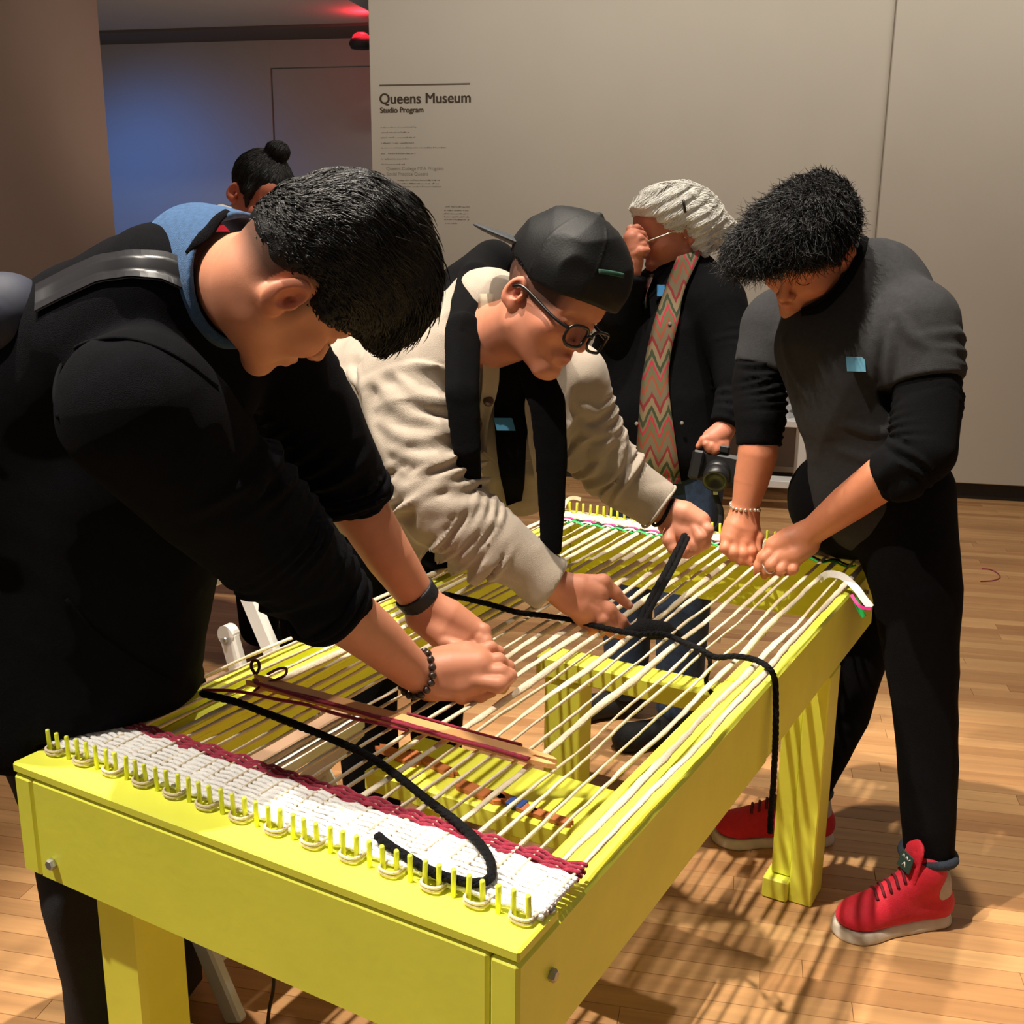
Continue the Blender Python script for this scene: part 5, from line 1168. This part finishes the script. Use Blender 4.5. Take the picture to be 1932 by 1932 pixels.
# full curly hair falling forward
hr = S(); hr.add(ell((0, -.008, .050), (.090, .108, .092)), .02); hr.add(ell((0, .062, .095), (.072, .070, .052)), .04); hr.add(ell((0, -.05, .045), (.078, .068, .075)), .03)
hr.add(ell((.045, .120, .064), (.050, .048, .048)), .03); hr.add(ell((.075, .085, .050), (.040, .050, .050)), .03)
hr.cut(plane((0, .050, .032), (-.2, .45, -1.0)), .015)
for sg in (-1, 1): hr.add(cap((sg*.074, .012, .03), (sg*.074, .014, -.008), .010, .006), .01); hr.sub(ell((sg*.084, -.022, -.010), (.016, .026, .040)), .008)
hr.disp(lambda P: .006*sinnoise(70, 14)(P)+.004*sinnoise(150, 18)(P))
HR3 = S(); HR3.add(H3.wrap(hr)); V, F = mesh_sdf(HR3, .0042)
R0 = scatter(V, F, 9000, rg, lambda P: np.clip((H3.loc(P)[:, 2]+.01)/.05, .05, 1)); N0 = gradN(HR3, R0); L0 = H3.loc(R0)
flow = np.stack([.4*np.sin(40*L0[:, 1]), .9+0*L0[:, 0], .2-4*np.clip(L0[:, 1], -.05, .12)], 1)@H3.R
sv, sf = strands(R0-.003*N0, .40*N0+.8*flow, np.interp(L0[:, 1], [-.1, .0, .1], [.024, .036, .050]), .0013, 5, np.array([0, 0, -1.]), .35, .26, 1.4, rg, HR3, .002, .3, .0); V, F = npmerge([(V, F), (sv, sf)]); mk('hair', V, F, M_hair, p3)
# ================================================================== white haired person with the patterned scarf
SK4 = (196, 124, 98)
p4 = person('person with white hair, black cardigan and patterned red and green scarf touching the nose', (.47, 3.10, 0))
M_card = mat('black_cardigan', (12, 12, 15), .95, .2, 60, .4, 600, spec=.12)
cd_ = S()
cd_.add(chain([J(1290, 540, 3.20), J(1265, 650, 3.20), J(1262, 760, 3.20), J(1272, 845, 3.20)], [.105, .150, .158, .150]), .04)
cd_.add(chain([J(1350, 570, 3.10), J(1285, 535, 3.20), J(1195, 580, 3.32)], [.078, .085, .075]), .05)
cd_.add(chain([J(1352, 575, 3.08), J(1385, 670, 3.03), J(1398, 735, 3.0), J(1372, 800, 2.97)], [.080, .070, .062, .046], folds=[(.010, .05, .1, .4, 1.4, .5)]), .03)
cd_.add(chain([J(1195, 590, 3.32), J(1155, 690, 3.30), J(1168, 600, 3.12), J(1190, 520, 3.06)], [.075, .062, .054, .045], folds=[(.008, .05, .05, .5, 1.4, 1.5)]), .03)
cd_.add(chain([J(1185, 700, 3.25), J(1180, 790, 3.22)], [.11, .11]), .05)
cd_.disp(creases(.009, 17, 71))
e0, n0 = J(1370, 806, 2.968), nrm(J(1372, 800, 2.97)-J(1398, 735, 3.0)); e1, n1_ = J(1192, 514, 3.055), nrm(J(1190, 520, 3.06)-J(1168, 600, 3.12))
cd_.sub(beyond(e0, n0, .09), .006); cd_.sub(beyond(e1, n1_, .07), .006); V, F = mesh_sdf(cd_, .0085)
mk('cardigan', V, F, M_card, p4)
def scarf_mat():
    m = bpy.data.materials.new('patterned_scarf'); m.use_nodes = True; nt = m.node_tree; N = nt.nodes; L = nt.links; b = N['Principled BSDF']; b.inputs['Roughness'].default_value = .9
    tc = N.new('ShaderNodeTexCoord'); sx = N.new('ShaderNodeSeparateXYZ'); L.new(tc.outputs['Object'], sx.inputs[0])
    def mth(op, a, b_=None):
        n = N.new('ShaderNodeMath'); n.operation = op
        for i, v in enumerate((a, b_)):
            if v is None: continue
            if isinstance(v, (int, float)): n.inputs[i].default_value = v
            else: L.new(v, n.inputs[i])
        return n.outputs[0]
    ns = N.new('ShaderNodeTexNoise'); ns.inputs['Scale'].default_value = 30; L.new(tc.outputs['Object'], ns.inputs['Vector'])
    zz = mth('ADD', mth('MULTIPLY', mth('PINGPONG', sx.outputs[0], .022), 34), mth('MULTIPLY', sx.outputs[2], 15)); zz = mth('ADD', zz, mth('MULTIPLY', ns.outputs['Fac'], .35)); frs = mth('FRACT', mth('MULTIPLY', zz, .45))
    r = N.new('ShaderNodeValToRGB'); r.color_ramp.interpolation = 'CONSTANT'; L.new(frs, r.inputs[0]); e = r.color_ramp.elements; e[0].color = (*lin((128, 110, 82)), 1); e[1].position = .88; e[1].color = (*lin((52, 62, 40)), 1)
    for p_, c_ in ((.16, (124, 34, 38)), (.26, (104, 92, 70)), (.46, (140, 66, 46)), (.56, (96, 92, 62)), (.72, (168, 38, 60)), (.80, (116, 98, 74))): el = e.new(p_); el.color = (*lin(c_), 1)
    L.new(r.outputs[0], b.inputs['Base Color']); return m
M_scarf = scarf_mat()
patch(cd_, [(1280, 492), (1262, 540), (1240, 600), (1226, 660), (1216, 720), (1210, 790), (1208, 850), (1216, 905)], [(1322, 480), (1302, 540), (1282, 600), (1266, 660), (1260, 720), (1268, 790), (1276, 850), (1284, 905)], 34, .018, M_scarf, 'scarf', p4, cols=6, th=.010)
patch(cd_, [(1222, 525), (1212, 550), (1208, 580)], [(1240, 520), (1230, 550), (1214, 582)], 8, .014, M_scarf, 'scarf', p4, cols=3, th=.008)
q = on(cd_, 1250, 552, .012, d0=2, d1=4); mk('name_sticker', *obox(q, cdir(1, .0, .1), -c_up, -v_fwd, (-.011, -.016, 0), (.011, .016, .0015), .0005), mat('bright_blue_sticker', (70, 150, 214), .7), p4, smooth=False)
for x, y in ((1264, 616), (1284, 798), (1206, 798)):
    q = on(cd_, x, y, .018, d0=2, d1=4)
    if q is not None: mk('snap_button', *lathe([(0, 0), (.0055, 0), (.004, .003), (0, .0035)], q, -v_fwd, 10), M_steel, p4, smooth=False)
tr = S(); tr.add(chain([J(1290, 850, 3.2), np.array([.50, 3.06, .55]), np.array([.50, 3.05, .12])], [.125, .088, .066]), .04); tr.add(chain([J(1250, 850, 3.25), np.array([.36, 3.22, .55]), np.array([.36, 3.22, .12])], [.12, .088, .066]), .04); tr.disp(creases(.005, 26, 8))
mk('jeans', *mesh_sdf(tr, .009), mat('blue_jeans', (40, 58, 84), .85, .35, 60, .4, 500), p4)
plain_shoe('shoe', (.56, 3.06, 0), (.30, 2.98, 0), M_blk, p4); plain_shoe('shoe', (.42, 3.24, 0), (.17, 3.18, 0), M_blk, p4)
H4 = Head(px(1266, 437, 3.15), cdir(-.90, .36, -.18), cdir(.33, -.93, -.12), 1.02)
hd = S(); hd.add(H4.wrap(head_local(fem=True)), .02); hd.add(chain([J(1290, 545, 3.2), H4.w(0, -.03, -.06)], [.058, .052]), .03)
Vh, Fh = mesh_sdf(hd, .0030); fa = S()
fa.add(chain([J(1390, 770, 2.985), J(1368, 808, 2.967), J(1358, 820, 2.96)], [.032, .029, .028]), .02)
hand_sdf(fa, [([J(1360, 818, 2.96), J(1345, 828, 2.955)], [.032, .031])], [([J(1345, 822, 2.945), J(1328, 830, 2.94), J(1318, 842, 2.945)], [.0135, .012, .009]), ([J(1350, 835, 2.94), J(1338, 846, 2.935), J(1332, 838, 2.93)], [.014, .012, .010]), ([J(1358, 838, 2.94), J(1348, 850, 2.935), J(1342, 842, 2.93)], [.014, .012, .010]), ([J(1366, 834, 2.945), J(1358, 848, 2.94), J(1352, 842, 2.935)], [.0135, .012, .010]), ([J(1372, 828, 2.95), J(1368, 842, 2.945), J(1360, 840, 2.94)], [.012, .011, .009])])
fa.add(chain([J(1180, 555, 3.09), J(1192, 512, 3.055), J(1195, 495, 3.05)], [.030, .027, .026]), .02)
hand_sdf(fa, [([J(1195, 492, 3.05), J(1196, 470, 3.045), J(1192, 450, 3.04)], [.027, .030, .025])], [([J(1188, 448, 3.04), J(1190, 432, 3.05), J(1202, 430, 3.06), J(1210, 434, 3.07)], [.0125, .0115, .010, .0085]), ([J(1195, 452, 3.035), J(1200, 440, 3.04), J(1212, 442, 3.05), J(1218, 450, 3.055)], [.0125, .0115, .010, .0085]), ([J(1200, 458, 3.03), J(1208, 450, 3.03), J(1216, 456, 3.04), J(1220, 464, 3.05)], [.0125, .0115, .010, .0085]), ([J(1204, 468, 3.03), J(1212, 462, 3.03), J(1220, 468, 3.04)], [.0115, .0105, .0085]), ([J(1196, 480, 3.03), J(1210, 474, 3.02), J(1222, 472, 3.03)], [.0135, .0115, .009])])
Va, Fa = mesh_sdf(fa, .0030); core = S(); core.add(chain([J(1290, 540, 3.2), J(1268, 700, 3.2), J(1275, 850, 3.2)], [.05, .09, .09]), .03); core.add(chain([J(1300, 560, 3.18), J(1352, 580, 3.09), J(1396, 735, 3.0), J(1380, 785, 2.978)], [.05, .04, .035, .03]), .03); core.add(chain([J(1270, 560, 3.22), J(1195, 595, 3.32), J(1155, 690, 3.3), J(1185, 540, 3.08)], [.05, .04, .035, .028]), .03)
Vc, Fc = mesh_sdf(core, .014); V, F = npmerge([(Vh, Fh), (Va, Fa), (Vc, Fc)]); mk('body', V, F, M_skin, p4, cols=np.concatenate([skin_cols(Vh, SK4, H4), skin_cols(Va, SK4), skin_cols(Vc, SK4)]))
eye_bits(H4, p4, mat('grey_brow', (120, 104, 92), .8)); glasses(H4, p4, mat('silver_frame', (214, 206, 190), .25, metal=.6), dz=-.004, r=.0022)
hr = S(); hr.add(ell((0, -.014, .046), (.083, .106, .086)), .02); hr.add(ell((0, -.085, .000), (.082, .072, .080)), .04); hr.add(ell((0, -.125, -.040), (.074, .058, .045)), .03); hr.add(ell((.0, .045, .085), (.055, .05, .032)), .03)
hr.add(cap((-.070, -.055, .0), (-.060, -.030, -.105), .034, .016), .03); hr.add(cap((.070, -.055, .0), (.060, -.030, -.105), .034, .016), .03)
hr.cut(plane((0, .062, .040), (0, .75, -.6)), .015); hr.disp(lambda P: .004*sinnoise(80, 24)(P)+.003*np.sin(260*P[:, 2]+40*P[:, 1]+60*np.abs(P[:, 0])))
for sg in (-1, 1): hr.sub(ell((sg*.095, .0, -.010), (.022, .026, .034)), .008)
HR4 = S(); HR4.add(H4.wrap(hr)); V, F = mesh_sdf(HR4, .0045); R0 = scatter(V, F, 3500, rg); N0 = gradN(HR4, R0); L0 = H4.loc(R0)
flow = np.stack([.3*np.sign(L0[:, 0]), -.8+0*L0[:, 0], .5-7*np.clip(-L0[:, 1], -.02, .14)], 1)@H4.R
sv, sf = strands(R0-.002*N0, .02*N0+.9*flow, .05, .0015, 4, np.array([0, 0, -1.]), .15, .06, .25, rg, HR4, .0008); V, F = npmerge([(V, F), (sv, sf)]); mk('hair', V, F, M_hairw, p4)
q0, q1 = hit(HR4, 1289, 378, 2.5, 3.8), hit(HR4, 1293, 402, 2.5, 3.8)
if q0 is not None and q1 is not None: mk('hair_clip', *tube([q0-v_fwd*.004, q1-v_fwd*.004], .0035, 6), mat('dark_clip', (40, 34, 30), .4), p4)
# still camera hanging at the hip
cmr = thing('still_camera', 'black camera with lens and strap hanging beside the white haired person', 'camera', tuple(px(1355, 895, 2.95)))
M_cb = mat('camera_black', (18, 18, 20), .45, .1, 80)
o_ = px(1352, 880, 2.95); ax, ay, az = cdir(.95, .2, -.2), cdir(-.2, .95, .1), cdir(.2, .0, 1); ay = nrm(ay-ax*(ay@ax)); az = np.cross(ax, ay)
mk('camera_body', *merge([obox(o_, ax, ay, az, (-.066, -.038, -.022), (.066, .044, .028), .010), obox(o_, ax, ay, az, (-.026, -.060, -.020), (.026, -.036, .020), .009), obox(o_, ax, ay, az, (-.068, -.034, -.040), (-.036, .044, -.015), .012)]), M_cb, cmr, smooth=False)
mk('lens', *lathe([(0, 0), (.031, 0), (.033, .02), (.030, .022), (.034, .025), (.034, .055), (.028, .058), (.024, .050), (0, .048)], o_-az*.02+ay*.006+ax*.006, nrm(-az*.8+ay*.55), 22), M_cb, cmr)
mk('hot_shoe', *obox(o_-ay*.052, ax, ay, az, (-.01, -.003, -.008), (.01, .003, .008), .001), M_steel, cmr, smooth=False)
mk('strap_lug', *obox(px(1350, 925, 2.94), cdir(1, 0, 0), cdir(0, 1, .0), v_fwd, (-.006, -.012, -.003), (.006, .012, .003), .001), M_plw, cmr, smooth=False)
mk('strap', *tube(catmull([px(1345, 915, 2.95), px(1352, 940, 2.94), px(1360, 965, 2.93), px(1358, 990, 2.93), px(1350, 1000, 2.94)], 6), .008, 8, flat=(v_fwd, .4)), M_blk, cmr)
mk('strap', *tube(catmull([px(1340, 858, 2.94), px(1345, 865, 2.945), px(1352, 872, 2.95)], 6), .006, 8, flat=(v_fwd, .5)), M_blk, cmr)

# ================================================================== person with the bun behind
SK5 = (196, 118, 92)
p5 = person('person in red with black hair tied in a bun, behind the navy jacket', tuple(px(500, 700, 3.65)*[1, 1, 0]))
rd = S(); rd.add(chain([J(468, 425, 3.71), J(470, 520, 3.73), J(520, 640, 3.70), J(570, 720, 3.65)], [.085, .19, .20, .17]), .04); rd.add(chain([J(520, 500, 3.60), J(585, 620, 3.50), J(608, 705, 3.45)], [.08, .07, .055]), .03); rd.add(chain([J(425, 490, 3.80), J(400, 600, 3.74), J(470, 690, 3.58)], [.085, .072, .055]), .03); rd.disp(creases(.008, 18, 4))
mk('red_jacket', *mesh_sdf(rd, .011), mat('red_fleece', (206, 24, 52), .85, .1, 60), p5)
mk('collar', *tube(ring(J(450, 415, 3.69), cdir(.25, -1, 0), .070, 0, 26, 1., 2), .022, 8, closed=True), mat('white_collar', (226, 220, 216), .9), p5)
tr = S(); c5 = px(540, 740, 3.67); tr.add(chain([c5, c5*[1, 1, 0]+np.array([0, 0, .45]), c5*[1, 1, 0]+np.array([.02, .0, .08])], [.16, .09, .07]), .03); tr.add(chain([c5+[-.12, .1, 0], c5*[1, 1, 0]+np.array([-.16, .12, .45]), c5*[1, 1, 0]+np.array([-.16, .12, .08])], [.15, .09, .07]), .03); mk('trousers', *mesh_sdf(tr, .012), M_black, p5)
plain_shoe('shoe', c5*[1, 1, 0]+[-.03, .03, 0], c5*[1, 1, 0]+[.20, -.06, 0], M_blk, p5); plain_shoe('shoe', c5*[1, 1, 0]+[-.2, .15, 0], c5*[1, 1, 0]+[.03, .08, 0], M_blk, p5)
H5 = Head(px(490, 372, 3.65), cdir(.62, .62, -.45), cdir(.42, -.82, -.35), 1.12)
hd = S(); hd.add(H5.wrap(head_local(fem=True)), .02); hd.add(chain([J(455, 420, 3.71), H5.w(0, -.03, -.06)], [.056, .05]), .03); Vh, Fh = mesh_sdf(hd, .005)
fa = S(); fa.add(chain([J(608, 705, 3.45), J(625, 760, 3.43), J(636, 790, 3.42)], [.035, .028, .027]), .02); hand_sdf(fa, [([J(636, 790, 3.42), J(648, 815, 3.41)], [.03, .03])], [([J(645+4*k, 815, 3.40), J(650+5*k, 835, 3.40), J(652+5*k, 850, 3.40)], [.012, .011, .009]) for k in range(4)]+[([J(640, 800, 3.39), J(636, 822, 3.38), J(642, 838, 3.38)], [.013, .011, .009])]); fa.add(chain([J(440, 660, 3.62), J(478, 698, 3.56), J(490, 708, 3.55)], [.034, .028, .027]), .02); hand_sdf(fa, [([J(490, 708, 3.55), J(505, 722, 3.54)], [.03, .03])], [([J(505+3*k, 728-4*k, 3.53), J(514+3*k, 740-4*k, 3.53), J(518+3*k, 752-4*k, 3.53)], [.012, .011, .009]) for k in range(4)]+[([J(495, 720, 3.52), J(498, 738, 3.51), J(505, 748, 3.51)], [.013, .011, .009])]); core5 = chain([J(455, 480, 3.74), J(425, 490, 3.80), J(400, 600, 3.74), J(450, 670, 3.61)], [.05, .05, .04, .034]); fa.add(core5, .02); Va, Fa = mesh_sdf(fa, .005)
core = S(); core.add(chain([J(455, 420, 3.71), J(500, 520, 3.67), J(585, 620, 3.51), J(608, 705, 3.45)], [.05, .05, .04, .034]), .03); Vc, Fc = mesh_sdf(core, .012); V, F = npmerge([(Vh, Fh), (Va, Fa), (Vc, Fc)]); mk('body', V, F, M_skin, p5, cols=np.concatenate([skin_cols(Vh, SK5, H5), skin_cols(Va, SK5), skin_cols(Vc, SK5)])); eye_bits(H5, p5, M_hair)
hr = S(); hr.add(ell((0, -.012, .046), (.083, .105, .086)), .02); hr.cut(plane((0, .066, .050), (0, .8, -.6)), .012); hr.add(cap((.0745, .03, .02), (.070, .045, -.02), .012, .006), .02); hr.add(ell((0, -.01, .142), (.034, .036, .026)), .012); hr.add(ell((.0, .0, .150), (.026, .028, .024)), .01)
hr.sub(cap((.02, .09, .10), (.005, .0, .137), .003, .003), .005); hr.disp(lambda P: .003*sinnoise(110, 34)(P)); HR5 = S(); HR5.add(H5.wrap(hr)); V, F = mesh_sdf(HR5, .005)
R0 = scatter(V, F, 1800, rg); N0 = gradN(HR5, R0); L0 = H5.loc(R0); flow = np.stack([-L0[:, 0]*6, -L0[:, 1]*5, .8+0*L0[:, 0]], 1)@H5.R
sv, sf = strands(R0-.002*N0, .1*N0+.9*flow, .035, .0014, 4, np.array([0, 0, -1.]), .1, .1, .3, rg, HR5, .001, .9); V, F = npmerge([(V, F), (sv, sf)]); mk('hair', V, F, M_hair, p5)
# white folding table by the corridor
tb = thing('folding_table', 'white topped folding table standing behind the loom near the corridor', 'table', (-1.45, 4.3, 0))
zt2 = .765; q = px(496, 822, 4.25); zt2 = q[2]
mk('table_top', *obox((q[0], q[1], 0), wx, wy, wz, (-1.25, 0, zt2-.035), (.03, .6, zt2), .008), mat('ivory_top', (222, 214, 200), .5), tb, smooth=False)
mk('apron', *obox((q[0], q[1], 0), wx, wy, wz, (-1.2, .03, zt2-.10), (.0, .05, zt2-.036), .003), mat('brown_apron', (74, 52, 40), .6), tb, smooth=False)
for s_ in (-1.17, -.06):
    for d_ in (.05, .52): mk('leg', *obox((q[0], q[1], 0), wx, wy, wz, (s_, d_, 0), (s_+.035, d_+.035, zt2-.036), .006), M_steel, tb, smooth=False)

for o in bpy.data.objects:
    if '_base' in o.keys(): del o['_base']
